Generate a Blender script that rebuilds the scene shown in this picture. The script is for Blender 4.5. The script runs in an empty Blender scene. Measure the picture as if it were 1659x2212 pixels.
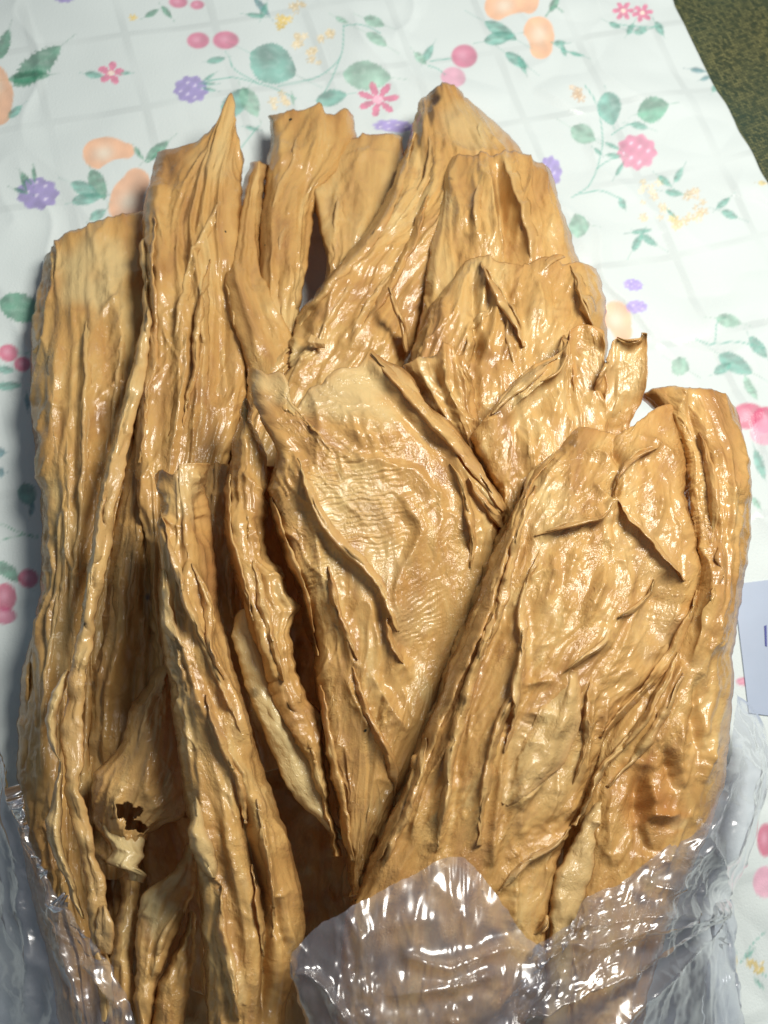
import bpy, math, random
import numpy as np
from mathutils import Matrix, Vector

# ------------------------------------------------------------------ camera, world, lamp, exposure
scene = bpy.context.scene
W, HH = 1659.0, 2212.0            # picture units used for layout
FOC = 2170.0                      # focal length in the same units
CAM_H = 0.50                      # camera height over the table (m)

def unit(v):
    v = np.array(v, float)
    return v / np.linalg.norm(v)

EZ = unit((0.108, 0.339, 0.9345))                 # world up, in camera axes
EX = unit(np.array((1., 0, 0)) - EZ * EZ[0])
EY = np.cross(EZ, EX)
RC = np.array((EX, EY, EZ))                       # camera axes -> world axes
CAM = np.array((0., 0., CAM_H))

cd = bpy.data.cameras.new("camera")
cam = bpy.data.objects.new("camera", cd)
scene.collection.objects.link(cam)
m4 = Matrix([[RC[r][c] for c in range(3)] + [CAM[r]] for r in range(3)] + [[0, 0, 0, 1]])
cam.matrix_world = m4
cd.sensor_fit = 'VERTICAL'
cd.sensor_height = 24.0
cd.lens = 24.0 * FOC / HH
cd.clip_start = 0.01
cd.clip_end = 50
cd.dof.use_dof = True
cd.dof.focus_distance = 0.425
cd.dof.aperture_fstop = 9.0
scene.camera = cam

world = bpy.data.worlds.new("World")
scene.world = world
world.use_nodes = True
bg = world.node_tree.nodes["Background"]
bg.inputs[0].default_value = (0.72, 0.86, 1.0, 1)
bg.inputs[1].default_value = 0.20

ld = bpy.data.lights.new("ceiling_lamp", 'AREA')
ld.shape = 'DISK'
ld.size = 0.30
ld.energy = 9.8
ld.color = (1.0, 0.96, 0.88)
lamp = bpy.data.objects.new("ceiling_lamp", ld)
scene.collection.objects.link(lamp)
lamp.location = (0.33, 0.39, 0.75)
_d = Vector((0.05, 0.15, 0.05)) - lamp.location
lamp.rotation_euler = _d.to_track_quat('-Z', 'Y').to_euler()

scene.view_settings.view_transform = 'Standard'
scene.view_settings.look = 'None'
scene.view_settings.exposure = 0.0
scene.view_settings.gamma = 1.0
scene.cycles.max_bounces = 10
scene.cycles.transparent_max_bounces = 12
scene.cycles.use_denoising = True

# ------------------------------------------------------------------ maths helpers
def rays(px, py):
    d = np.stack(((px - W / 2) / FOC, -(py - HH / 2) / FOC, -np.ones_like(px)), -1)
    return d @ RC.T

def at(px, py, z):
    """points where the sight lines through picture points meet height z"""
    px = np.asarray(px, float); py = np.asarray(py, float)
    d = rays(px, py)
    k = (z - CAM_H) / d[..., 2]
    return CAM + d * k[..., None]

def proj(P):
    q = (P - CAM) @ RC
    return W / 2 - q[..., 0] / q[..., 2] * FOC, HH / 2 + q[..., 1] / q[..., 2] * FOC

def _hash(ix, iy, seed):
    h = (ix.astype(np.int64) * 374761393 + iy.astype(np.int64) * 668265263 + seed * 982451653) & 0xFFFFFFFF
    h = ((h ^ (h >> 13)) * 1274126177) & 0xFFFFFFFF
    h = ((h ^ (h >> 16)) * 2246822519) & 0xFFFFFFFF
    return ((h ^ (h >> 15)) & 0xFFFF) / 65536.0

def noise(x, y, seed=0):
    ix = np.floor(x); iy = np.floor(y)
    fx = x - ix; fy = y - iy
    sx = fx * fx * fx * (fx * (fx * 6 - 15) + 10); sy = fy * fy * fy * (fy * (fy * 6 - 15) + 10)
    def g(ox, oy):
        a = _hash(ix + ox, iy + oy, seed) * 2 * np.pi
        return np.cos(a) * (fx - ox) + np.sin(a) * (fy - oy)
    a = g(0, 0); b = g(1, 0); c = g(0, 1); d = g(1, 1)
    return 1.5 * ((a + (b - a) * sx) + ((c + (d - c) * sx) - (a + (b - a) * sx)) * sy)

def ridged(x, y, seed=0, p=2.0):
    n = 1 - np.minimum(1, np.abs(noise(x, y, seed)) * 1.6)
    return n ** p

def fbm(x, y, seed=0, o=3):
    s = 0; a = 1
    for i in range(o):
        s = s + a * noise(x * 2 ** i, y * 2 ** i, seed + 17 * i); a *= .5
    return s

def curve(pts, t):
    """Catmull-Rom through pts, chord-length parameter t in 0..1"""
    P = np.array(pts, float)
    if len(P) == 2:
        return P[0] + (P[1] - P[0]) * t[..., None]
    L = np.concatenate(([0], np.cumsum(np.linalg.norm(np.diff(P, axis=0), axis=1) ** .8 + 1e-6)))
    L /= L[-1]
    out = np.zeros(t.shape + (P.shape[1],))
    # monotone-ish cubic hermite
    dm = np.zeros_like(P)
    h = np.diff(L)[:, None]
    s = np.diff(P, axis=0) / h
    dm[1:-1] = (s[:-1] * h[1:] + s[1:] * h[:-1]) / (h[:-1] + h[1:])
    dm[0] = s[0]; dm[-1] = s[-1]
    dm *= .85
    i = np.clip(np.searchsorted(L, t, side='right') - 1, 0, len(P) - 2)
    hh = (L[i + 1] - L[i]); f = ((t - L[i]) / hh)[..., None]; hh = hh[..., None]
    f2 = f * f; f3 = f2 * f
    return (2*f3-3*f2+1)*P[i] + (f3-2*f2+f)*hh*dm[i] + (-2*f3+3*f2)*P[i+1] + (f3-f2)*hh*dm[i+1]

def polydist(X, Y, pts, full=False):
    """unsigned distance, side (+ = to the screen right when pts run downwards), arc parameter, unit vector to the + side"""
    P = np.array(pts, float)
    n = max(8, 4 * len(P))
    P = curve(pts, np.linspace(0, 1, n)) if len(P) > 2 else P
    best = np.full(X.shape, 1e18); side = np.zeros(X.shape); par = np.zeros(X.shape); gx = np.zeros(X.shape); gy = np.zeros(X.shape)
    for i in range(len(P) - 1):
        a = P[i]; b = P[i + 1]; e = b - a; l2 = (e * e).sum() + 1e-9
        rx = X - a[0]; ry = Y - a[1]
        tt = np.clip((rx * e[0] + ry * e[1]) / l2, 0, 1)
        d2 = (rx - tt * e[0]) ** 2 + (ry - tt * e[1]) ** 2
        mk = d2 < best
        best = np.where(mk, d2, best)
        cr = e[0] * ry - e[1] * rx          # y down: + is to the right-hand side
        side = np.where(mk, -np.sign(cr) , side)
        par = np.where(mk, (i + tt) / (len(P) - 1), par)
        l1 = np.sqrt(l2); gx = np.where(mk, e[1] / l1, gx); gy = np.where(mk, -e[0] / l1, gy)
    if full: return np.sqrt(best), side, par, gx, gy
    return np.sqrt(best), side, par

def R(k, *pts):
    ox, oy, s = {1: (478, 734, .4115), 2: (976, 802, .4115), 3: (734, 1314, .5576), 4: (0, 1314, .4424),
                 5: (299, 981, .328), 6: (853, 324, .360), 7: (290, 188, .4115)}[k]
    return [(ox + x * s, oy + y * s) for x, y in pts]

# ------------------------------------------------------------------ object helpers
COL = scene.collection
def props(o, label=None, cat=None, group=None, kind=None):
    if label: o["label"] = label
    if cat: o["category"] = cat
    if group: o["group"] = group
    if kind: o["kind"] = kind
    return o

def empty(name, loc=(0, 0, 0)):
    o = bpy.data.objects.new(name, None)
    o.location = loc
    o.empty_display_size = .02
    COL.objects.link(o)
    return o

def link(name, me, parent=None):
    o = bpy.data.objects.new(name, me)
    COL.objects.link(o)
    if parent is not None:
        o.parent = parent
        o.matrix_parent_inverse = Matrix.Translation(-parent.location)
    return o

def grid_mesh(name, P, UV, col, mat, keep=None, extra=()):
    """grids of points (nv,nu,3) -> one mesh; col: point colours; keep: mask of faces of the first grid"""
    VV, UU, CC, QQ = [], [], [], []
    n0 = 0
    for k, (P_, UV_, C_) in enumerate([(P, UV, col)] + list(extra)):
        nv, nu = P_.shape[:2]
        idx = np.arange(nv * nu).reshape(nv, nu)
        q = np.stack((idx[:-1, :-1], idx[1:, :-1], idx[1:, 1:], idx[:-1, 1:]), -1).reshape(-1, 4)
        if k == 0 and keep is not None:
            q = q[keep.reshape(-1)]
        used = np.zeros(nv * nu, bool); used[q.ravel()] = True
        remap = np.cumsum(used) - 1
        q = remap[q] + n0
        VV.append(P_.reshape(-1, 3)[used]); UU.append(UV_.reshape(-1, 2)[used]); CC.append(C_.reshape(-1, 4)[used]); QQ.append(q)
        n0 += int(used.sum())
    V = np.concatenate(VV); U = np.concatenate(UU); Cc = np.concatenate(CC); q = np.concatenate(QQ)
    me = bpy.data.meshes.new(name)
    me.vertices.add(len(V)); me.vertices.foreach_set("co", V.astype(np.float32).ravel())
    me.loops.add(len(q) * 4); me.loops.foreach_set("vertex_index", q.astype(np.int32).ravel())
    me.polygons.add(len(q)); me.polygons.foreach_set("loop_start", (np.arange(len(q)) * 4).astype(np.int32))
    me.polygons.foreach_set("use_smooth", np.ones(len(q), bool))
    me.update(calc_edges=True)
    uvl = me.uv_layers.new(name="UVMap")
    uvl.data.foreach_set("uv", U[q.ravel()].astype(np.float32).ravel())
    ca = me.color_attributes.new("tone", 'FLOAT_COLOR', 'POINT')
    ca.data.foreach_set("color", Cc.astype(np.float32).ravel())
    me.materials.append(mat)
    return me

# ------------------------------------------------------------------ materials
def newmat(name):
    m = bpy.data.materials.new(name); m.use_nodes = True
    nt = m.node_tree; nt.nodes.clear()
    return m, nt, nt.nodes, nt.links

def N(nt, typ, **kw):
    n = nt.nodes.new(typ)
    for k, v in kw.items():
        if k == 'inp':
            for a, b in v.items(): n.inputs[a].default_value = b
        else: setattr(n, k, v)
    return n

def mixrgb(nt, fac, a, b, blend='MIX'):
    n = nt.nodes.new('ShaderNodeMix'); n.data_type = 'RGBA'; n.blend_type = blend
    for s, v in ((n.inputs[0], fac), (n.inputs[6], a), (n.inputs[7], b)):
        if hasattr(v, 'links'): nt.links.new(v, s)
        else: s.default_value = v
    return n.outputs[2]

def ramp(nt, src, stops):
    r = nt.nodes.new('ShaderNodeValToRGB')
    el = r.color_ramp.elements
    while len(el) < len(stops): el.new(0.5)
    for e, (p, c) in zip(el, stops):
        e.position = p; e.color = c if len(c) == 4 else (*c, 1)
    nt.links.new(src, r.inputs[0])
    return r.outputs[0]

def yuba_material():
    m, nt, nd, lk = newmat("dried_tofu_skin")
    out = N(nt, 'ShaderNodeOutputMaterial')
    uv = N(nt, 'ShaderNodeTexCoord').outputs['UV']
    at_ = N(nt, 'ShaderNodeAttribute', attribute_name="tone")
    sep = N(nt, 'ShaderNodeSeparateColor'); lk.new(at_.outputs['Color'], sep.inputs[0])
    def noise_n(sx, sy, scale, det=4, rough=.55, dist=0.0):
        mp = N(nt, 'ShaderNodeMapping'); mp.inputs['Scale'].default_value = (sx, sy, 1); lk.new(uv, mp.inputs[0])
        n = N(nt, 'ShaderNodeTexNoise', inp={'Scale': scale, 'Detail': det, 'Roughness': rough, 'Distortion': dist})
        lk.new(mp.outputs[0], n.inputs['Vector']); return n.outputs[0]
    big = noise_n(1, .35, 55, 4, .6, .6)
    fib = noise_n(1, .08, 420, 3, .6, .3)
    mid = noise_n(1, .5, 160, 4, .6, .8)
    base = ramp(nt, big, [(.28, (.45, .230, .082)), (.43, (.62, .365, .120)), (.56, (.70, .450, .158)), (.70, (.76, .565, .245))])
    base = mixrgb(nt, ramp(nt, mid, [(.50, (0, 0, 0)), (.72, (.45, .45, .45))]), base, (.52, .28, .115, 1))
    base = mixrgb(nt, ramp(nt, fib, [(.40, (.0, .0, .0)), (.75, (.16, .16, .16))]), base, (.74, .52, .22, 1))
    base = mixrgb(nt, sep.outputs[0], base, (.78, .64, .32, 1))
    base = mixrgb(nt, sep.outputs[1], base, (.52, .19, .035, 1))
    base = mixrgb(nt, sep.outputs[2], base, (.10, .055, .03, 1))
    # tiny dark specks
    vo = N(nt, 'ShaderNodeTexVoronoi', inp={'Scale': 48.0, 'Randomness': 1.0}); lk.new(uv, vo.inputs['Vector'])
    sp1 = N(nt, 'ShaderNodeMath', operation='LESS_THAN', inp={1: .036}); lk.new(vo.outputs['Distance'], sp1.inputs[0])
    sc_ = N(nt, 'ShaderNodeSeparateColor'); lk.new(vo.outputs['Color'], sc_.inputs[0])
    sp2 = N(nt, 'ShaderNodeMath', operation='LESS_THAN', inp={1: .16}); lk.new(sc_.outputs[0], sp2.inputs[0])
    sp = N(nt, 'ShaderNodeMath', operation='MULTIPLY'); lk.new(sp1.outputs[0], sp.inputs[0]); lk.new(sp2.outputs[0], sp.inputs[1])
    base = mixrgb(nt, sp.outputs[0], base, (.03, .03, .02, 1))
    # relief
    w1 = noise_n(1, .30, 230, 3, .5, 1.2)
    w2 = noise_n(1, .65, 620, 3, .5, .6)
    w3 = noise_n(1, .8, 1500, 2, .5, 0)
    rd = N(nt, 'ShaderNodeMath', operation='SUBTRACT', inp={1: .5}); lk.new(w1, rd.inputs[0])
    ra = N(nt, 'ShaderNodeMath', operation='ABSOLUTE'); lk.new(rd.outputs[0], ra.inputs[0])
    rs = N(nt, 'ShaderNodeMath', operation='MULTIPLY', inp={1: -2.2}); lk.new(ra.outputs[0], rs.inputs[0])
    b1 = N(nt, 'ShaderNodeBump', inp={'Strength': 1.0, 'Distance': .00025}); lk.new(rs.outputs[0], b1.inputs['Height'])
    patch = ramp(nt, noise_n(1, .6, 75, 2, .5, .5), [(.42, (.10, .10, .10)), (.62, (1, 1, 1))])
    w2m = N(nt, 'ShaderNodeMath', operation='MULTIPLY'); lk.new(w2, w2m.inputs[0]); lk.new(patch, w2m.inputs[1]); w2 = w2m.outputs[0]
    b2 = N(nt, 'ShaderNodeBump', inp={'Strength': 1.0, 'Distance': .00065}); lk.new(w2, b2.inputs['Height']); lk.new(b1.outputs[0], b2.inputs['Normal'])
    b3 = N(nt, 'ShaderNodeBump', inp={'Strength': .8, 'Distance': .00014}); lk.new(w3, b3.inputs['Height']); lk.new(b2.outputs[0], b3.inputs['Normal'])
    rgh = ramp(nt, mid, [(.3, (.22, .22, .22)), (.7, (.42, .42, .42))])
    p = N(nt, 'ShaderNodeBsdfPrincipled', inp={'IOR': 1.46, 'Coat Weight': .75, 'Coat Roughness': .11, 'Specular IOR Level': .35})
    lk.new(base, p.inputs['Base Color']); lk.new(rgh, p.inputs['Roughness'])
    lk.new(b3.outputs[0], p.inputs['Normal']); lk.new(b3.outputs[0], p.inputs['Coat Normal'])
    tr = N(nt, 'ShaderNodeBsdfTranslucent')
    tc = mixrgb(nt, 1.0, base, (1.0, .78, .48, 1), 'MULTIPLY'); lk.new(tc, tr.inputs[0])
    mx = N(nt, 'ShaderNodeMixShader', inp={0: .36}); lk.new(p.outputs[0], mx.inputs[1]); lk.new(tr.outputs[0], mx.inputs[2])
    lk.new(mx.outputs[0], out.inputs[0])
    return m

def film_material():
    m, nt, nd, lk = newmat("clear_plastic_film")
    out = N(nt, 'ShaderNodeOutputMaterial')
    uv = N(nt, 'ShaderNodeTexCoord').outputs['UV']
    n1 = N(nt, 'ShaderNodeTexNoise', inp={'Scale': 26, 'Detail': 2, 'Distortion': 1.5}); lk.new(uv, n1.inputs['Vector'])
    vo = N(nt, 'ShaderNodeTexVoronoi', feature='F1', inp={'Scale': 60}); lk.new(uv, vo.inputs['Vector'])
    b1 = N(nt, 'ShaderNodeBump', inp={'Strength': 1, 'Distance': .0006}); lk.new(n1.outputs[0], b1.inputs['Height'])
    b2 = N(nt, 'ShaderNodeBump', inp={'Strength': .15, 'Distance': .0006}); lk.new(vo.outputs[0], b2.inputs['Height']); lk.new(b1.outputs[0], b2.inputs['Normal'])
    tp = N(nt, 'ShaderNodeBsdfTransparent', inp={0: (.90, .92, .97, 1)})
    df = N(nt, 'ShaderNodeBsdfDiffuse', inp={0: (.66, .68, .80, 1)}); lk.new(b2.outputs[0], df.inputs['Normal'])
    tl = N(nt, 'ShaderNodeBsdfTranslucent', inp={0: (.66, .68, .80, 1)})
    gl = N(nt, 'ShaderNodeBsdfGlossy', inp={0: (1, 1, 1, 1), 'Roughness': .24}); lk.new(b2.outputs[0], gl.inputs['Normal'])
    mz = N(nt, 'ShaderNodeMixShader', inp={0: .4}); lk.new(df.outputs[0], mz.inputs[1]); lk.new(tl.outputs[0], mz.inputs[2])
    m1 = N(nt, 'ShaderNodeMixShader', inp={0: .15}); lk.new(tp.outputs[0], m1.inputs[1]); lk.new(mz.outputs[0], m1.inputs[2])
    fr = N(nt, 'ShaderNodeFresnel', inp={'IOR': 1.5}); lk.new(b2.outputs[0], fr.inputs['Normal'])
    fm = N(nt, 'ShaderNodeMath', operation='MULTIPLY_ADD', inp={1: 1.5, 2: .045}, use_clamp=True); lk.new(fr.outputs[0], fm.inputs[0])
    m2 = N(nt, 'ShaderNodeMixShader'); lk.new(fm.outputs[0], m2.inputs[0]); lk.new(m1.outputs[0], m2.inputs[1]); lk.new(gl.outputs[0], m2.inputs[2])
    lk.new(m2.outputs[0], out.inputs[0])
    return m

def cloth_material():
    m, nt, nd, lk = newmat("printed_cotton_cloth")
    out = N(nt, 'ShaderNodeOutputMaterial')
    at_ = N(nt, 'ShaderNodeAttribute', attribute_name="tone")
    tc = N(nt, 'ShaderNodeTexCoord')
    wv = N(nt, 'ShaderNodeTexNoise', inp={'Scale': 900, 'Detail': 2}); lk.new(tc.outputs['Object'], wv.inputs['Vector'])
    b = N(nt, 'ShaderNodeBump', inp={'Strength': .5, 'Distance': .0003}); lk.new(wv.outputs[0], b.inputs['Height'])
    p = N(nt, 'ShaderNodeBsdfPrincipled', inp={'Specular IOR Level': .35})
    r = N(nt, 'ShaderNodeMapRange', inp={1: 0, 2: 1, 3: .62, 4: .30}); lk.new(at_.outputs['Alpha'], r.inputs[0])
    lk.new(at_.outputs['Color'], p.inputs['Base Color']); lk.new(r.outputs[0], p.inputs['Roughness']); lk.new(b.outputs[0], p.inputs['Normal'])
    lk.new(p.outputs[0], out.inputs[0])
    return m

def plain_material(name, col, rough=.5):
    m, nt, nd, lk = newmat(name)
    out = N(nt, 'ShaderNodeOutputMaterial')
    tc = N(nt, 'ShaderNodeTexCoord')
    n = N(nt, 'ShaderNodeTexNoise', inp={'Scale': 40, 'Detail': 4}); lk.new(tc.outputs['Object'], n.inputs['Vector'])
    c = ramp(nt, n.outputs[0], [(.3, tuple(v * .93 for v in col)), (.7, col)])
    p = N(nt, 'ShaderNodeBsdfPrincipled', inp={'Roughness': rough}); lk.new(c, p.inputs['Base Color'])
    lk.new(p.outputs[0], out.inputs[0])
    return m

def mat_material():
    m, nt, nd, lk = newmat("green_woven_mat")
    out = N(nt, 'ShaderNodeOutputMaterial')
    tc = N(nt, 'ShaderNodeTexCoord')
    mp = N(nt, 'ShaderNodeMapping'); mp.inputs['Rotation'].default_value = (0, 0, math.radians(22)); lk.new(tc.outputs['Object'], mp.inputs[0])
    ck = N(nt, 'ShaderNodeTexBrick', inp={'Scale': 190, 'Mortar Size': .06, 'Bias': 0.0, 'Brick Width': .5, 'Row Height': .3,
            'Color1': (.045, .055, .014, 1), 'Color2': (.30, .27, .09, 1), 'Mortar': (.006, .010, .004, 1)})
    lk.new(mp.outputs[0], ck.inputs['Vector'])
    n = N(nt, 'ShaderNodeTexNoise', inp={'Scale': 5, 'Detail': 3}); lk.new(tc.outputs['Object'], n.inputs['Vector'])
    c = mixrgb(nt, ramp(nt, n.outputs[0], [(.45, (0, 0, 0)), (.6, (.5, .5, .5))]), ck.outputs[0], (.015, .05, .034, 1))
    b = N(nt, 'ShaderNodeBump', inp={'Strength': 1, 'Distance': .0015}); lk.new(ck.outputs['Fac'], b.inputs['Height']); b.invert = True
    p = N(nt, 'ShaderNodeBsdfPrincipled', inp={'Roughness': .55}); lk.new(c, p.inputs['Base Color']); lk.new(b.outputs[0], p.inputs['Normal'])
    lk.new(p.outputs[0], out.inputs[0])
    return m

YUBA = yuba_material(); FILM = film_material(); CLOTH = cloth_material(); MAT = mat_material()

# ------------------------------------------------------------------ setting: table, printed cloth, woven mat
rng = random.Random(4)
E_A = at(np.array(1465.), np.array(0.), 0.0); E_B = at(np.array(1659.), np.array(390.), 0.0)
AX1 = unit((E_A - E_B) * (1, 1, 0))                 # along the table edge, away from the viewer
AX2 = np.array((AX1[1], -AX1[0], 0))                # towards the edge
EDGE = float(E_A @ AX2)

def build_cloth():
    # table coordinates: a across (to the edge), b along the edge
    cor = at(np.array([0, W, 0, W]), np.array([0, 0, HH, HH]), 0.0)
    ca = cor @ AX2; cb = cor @ AX1
    a0, b0, b1 = ca.min() - .02, cb.min() - .02, cb.max() + .02
    st = .00115
    a = np.concatenate((np.linspace(a0 - .35, a0, 26)[:-1], np.arange(a0, EDGE - .004, st)))
    b = np.concatenate((np.linspace(b0 - .3, b0, 20)[:-1], np.arange(b0, b1, st), np.linspace(b1, b1 + .3, 20)[1:]))
    A_, B_ = np.meshgrid(a, b)
    X = A_[..., None] * AX2 + B_[..., None] * AX1
    X[..., 2] = 0
    u, v = A_ * 1000, B_ * 1000                        # millimetres
    # ironed folds and soft waves
    z = .0016 * fbm(u / 120, v / 90, 3, 3)
    z += .0050 * np.maximum(0, fbm(u / 75 + v / 160, v / 60, 31, 2)) * np.clip((A_ - .05) / .2, 0, 1)
    z += .0014 * np.maximum(0, ridged(u / 60 + .3 * noise(u / 40, v / 40, 5), v / 190, 8, 3) - .25)
    pitch = 57.0
    gu = (u - (EDGE * 1000 - 26) + 1.5 * noise(u / 60, v / 60, 2)) / pitch
    gv = (v + 12 + 1.5 * noise(u / 60, v / 60, 6)) / pitch
    du = np.abs(gu - np.round(gu)) * pitch; dv = np.abs(gv - np.round(gv)) * pitch
    stripe = np.maximum(np.clip((3.0 - du) / .8, 0, 1), np.clip((2.6 - dv) / .8, 0, 1))
    stripe *= np.clip(.65 + .9 * noise(u / 35, v / 35, 77), 0, 1)
    z += .00012 * stripe
    fx_, fy_ = proj(X * (1, 1, 0))
    z *= 1 - np.exp(-(((fx_ - 1670) / 150) ** 4) - ((fy_ - 1400) / 240) ** 4)      # pressed flat under the packet
    X[..., 2] = np.maximum(z, -.0045)
    px, py = proj(X * (1, 1, 0))
    col = np.empty(A_.shape + (4,))
    base = np.array((.55, .605, .60))
    col[..., :3] = base * (1 + .03 * noise(u / 50, v / 50, 9))[..., None]
    col[..., :3] *= (1 - .08 * stripe)[..., None]
    col[..., 3] = .25 + .75 * stripe
    fade = np.ones(A_.shape)

    def region(cx, cy, r):
        ys, xs = np.where((np.abs(px - cx) < r) & (np.abs(py - cy) < r))
        if len(ys) == 0: return None
        return slice(ys.min(), ys.max() + 1), slice(xs.min(), xs.max() + 1)
    def blend(sl, al, c):
        al = np.clip(al, 0, 1)[..., None] * .74
        c = np.asarray(c, float)
        if c.ndim == 1: c = np.broadcast_to(c, col[sl][..., :3].shape)
        col[sl][..., :3] = col[sl][..., :3] * (1 - al) + c * al
    GREEN = np.array((.085, .27, .18)); TEAL = np.array((.13, .36, .30)); PALE = np.array((.24, .44, .34))
    DGREEN = np.array((.035, .20, .115)); BLUE = np.array((.08, .22, .26))
    PINK = np.array((.56, .10, .22)); RED = np.array((.50, .035, .13)); LPINK = np.array((.66, .30, .42))
    PURP = np.array((.24, .17, .47)); ORNG = np.array((.72, .36, .18)); YEL = np.array((.66, .50, .16))
    def leaf(cx, cy, rx, ry, ang=0, c=GREEN, serr=.16, k=5):
        sl = region(cx, cy, max(rx, ry) * 1.25)
        if sl is None: return
        x, y = px[sl] - cx, py[sl] - cy
        t = math.radians(ang); ca_, sa = math.cos(t), math.sin(t)
        lx = (x * ca_ + y * sa) / rx; ly = (-x * sa + y * ca_) / ry
        prof = np.clip(1 - lx ** 2, 0, 1) ** .75 * (1 - .18 * lx)
        saw = (lx * k + .3 * noise(x / 9, y / 9, 3)) % 1.0
        prof = prof * (1 - serr * saw)
        d = (prof - np.abs(ly)) * ry
        al = d / 3.6 + .5
        tone = .85 + .45 * noise(x / (rx * .7) + cx, y / (ry * .7) + cy, 12) + .25 * np.sign(ly) * np.clip(np.abs(ly) * 6, 0, 1) * .5
        cc = c * np.clip(tone, .5, 1.5)[..., None] + .10 * np.clip(noise(x / 14 + cx, y / 10, 5), 0, 1)[..., None]
        blend(sl, al, np.clip(cc, 0, 1))
        vein = np.clip(1.6 - np.abs(ly) * ry, 0, 1) * (al > .5) * .25
        blend(sl, vein, PALE * 1.2)
    def berry(cx, cy, rx, ry, c=PINK):
        sl = region(cx, cy, max(rx, ry) * 1.1)
        if sl is None: return
        x, y = (px[sl] - cx) / rx, (py[sl] - cy) / ry
        r = np.hypot(x, y)
        hl = np.exp(-((x + .15) ** 2 + (y + .1) ** 2) / .16)
        cc = c * (1 - .25 * np.clip(x, 0, 1) + .15 * noise(x * 1.5 + cx, y * 1.5, 2))[..., None]
        cc = cc * (1 - .55 * hl[..., None]) + LPINK * 1.1 * .55 * hl[..., None]
        blend(sl, (1 - r) * min(rx, ry) / 4 + .5, cc)
    def rasp(cx, cy, rx, ry, c=PURP):
        sl = region(cx, cy, max(rx, ry) * 1.3)
        if sl is None: return
        x, y = (px[sl] - cx) / rx, (py[sl] - cy) / ry
        th_ = np.arctan2(y, x); r = np.hypot(x, y)
        lob = .95 + .07 * np.cos(th_ * 9 + cx)
        cell = np.cos(x * 7.5 + cx) * np.cos(y * 7.5 + 3.7 * x + cy)
        cc = c * (1 + .18 * noise(x * 2 + cx, y * 2, 4) + .12 * cell)[..., None]
        hi = np.clip((cell - .62) * 3, 0, 1) * (r < .72)
        cc = cc * (1 - .75 * hi[..., None]) + np.array((.72, .66, .80)) * .75 * hi[..., None]
        blend(sl, (lob - r) * min(rx, ry) / 2.4 + .5, np.clip(cc, 0, 1))
    def flower(cx, cy, r_, c=LPINK, n=5, rot=0, core=(.80, .76, .62), thin=.5):
        sl = region(cx, cy, r_ * 1.2)
        if sl is None: return
        x, y = (px[sl] - cx) / r_, (py[sl] - cy) / (r_ * .85)
        th_ = np.arctan2(y, x); r = np.hypot(x, y)
        pet = np.abs(np.cos(n / 2 * th_ + rot)) ** thin
        cc = c * (1 + .3 * noise(x * 3 + cx, y * 3, 8))[..., None]
        blend(sl, (pet - r) * r_ / 2.4 + .3, np.clip(cc, 0, 1))
        blend(sl, (.26 - r) * r_ / 2, np.array(core))
    def spray(cx, cy, r_, c=(.66, .55, .36)):
        rr = random.Random(int(cx * 7 + cy))
        for i in range(7):
            flower(cx + rr.uniform(-r_, r_), cy + rr.uniform(-r_, r_) * .8, rr.uniform(7, 13), np.array(c) * rr.uniform(.8, 1.1), 5, rr.random() * 6)
    def stem(pts, w=2.4, c=TEAL):
        P = np.array(pts); cx, cy = P.mean(0); r = np.abs(P - P.mean(0)).max() + 8
        sl = region(cx, cy, r)
        if sl is None: return
        d, s, t = polydist(px[sl], py[sl], pts)
        blend(sl, (w - d) / 1.8 * .8, c * 1.1)
    def pear(cx, cy, r1, r2, ang, L, c=ORNG):
        sl = region(cx, cy, L + max(r1, r2) * 1.3)
        if sl is None: return
        t = math.radians(ang); x, y = px[sl] - cx, py[sl] - cy
        lx = x * math.cos(t) + y * math.sin(t); ly = -x * math.sin(t) + y * math.cos(t)
        f = np.clip((lx + L / 2) / L, 0, 1)
        d = (r1 + (r2 - r1) * f) - np.hypot(lx - np.clip(lx, -L / 2, L / 2), ly + .12 * L * np.sin(f * np.pi))
        cc = c * (1 + .2 * noise(x / 25 + cx, y / 25, 5))[..., None]
        hl = np.exp(-((lx + L * .3) ** 2 + (ly * 1.2) ** 2) / (r1 * .62) ** 2)[..., None] * .75
        cc = cc * (1 - hl) + np.array((.74, .66, .52)) * hl
        blend(sl, d / 3 + .5, np.clip(cc, 0, 1))

    # --- the print, read off the cloth
    stem([(450, 178), (500, 170), (560, 182)]); stem([(488, 112), (505, 150), (560, 182)]); stem([(600, 186), (690, 165), (735, 128), (742, 60)])
    stem([(735, 128), (715, 175), (700, 200)]); stem([(742, 60), (790, 65), (820, 82)]); stem([(560, 182), (590, 190), (640, 215)])
    leaf(80, 142, 66, 30, -38, DGREEN, .3, 5); leaf(62, 165, 46, 15, -5, DGREEN, .2); leaf(8, 95, 34, 16, -70, DGREEN, .3)
    pear(-12, 205, 34, 30, 80, 70, ORNG * .9); leaf(32, 240, 20, 10, -40, TEAL)
    flower(287, 38, 11, YEL, 6, 0, (.62, .42, .05)); leaf(328, 28, 17, 7, -30, GREEN); leaf(360, 25, 17, 7, 50, GREEN)
    berry(385, 2, 20, 13, PINK); berry(426, 8, 15, 10, PINK); rasp(140, -6, 24, 14, PURP)
    flower(240, 160, 30, PINK * 1.1, 5, .4); leaf(203, 163, 20, 8, 10, TEAL); leaf(272, 160, 12, 4, 0, TEAL)
    berry(428, 88, 24, 18, PINK); berry(488, 88, 28, 20, PINK); leaf(467, 132, 21, 8, -12, TEAL)
    rasp(413, 196, 38, 30, PURP)
    for dy, a_ in ((-14, -35), (0, 0), (12, 12)): leaf(452, 184 + dy, 16, 4, a_, TEAL)
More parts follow.
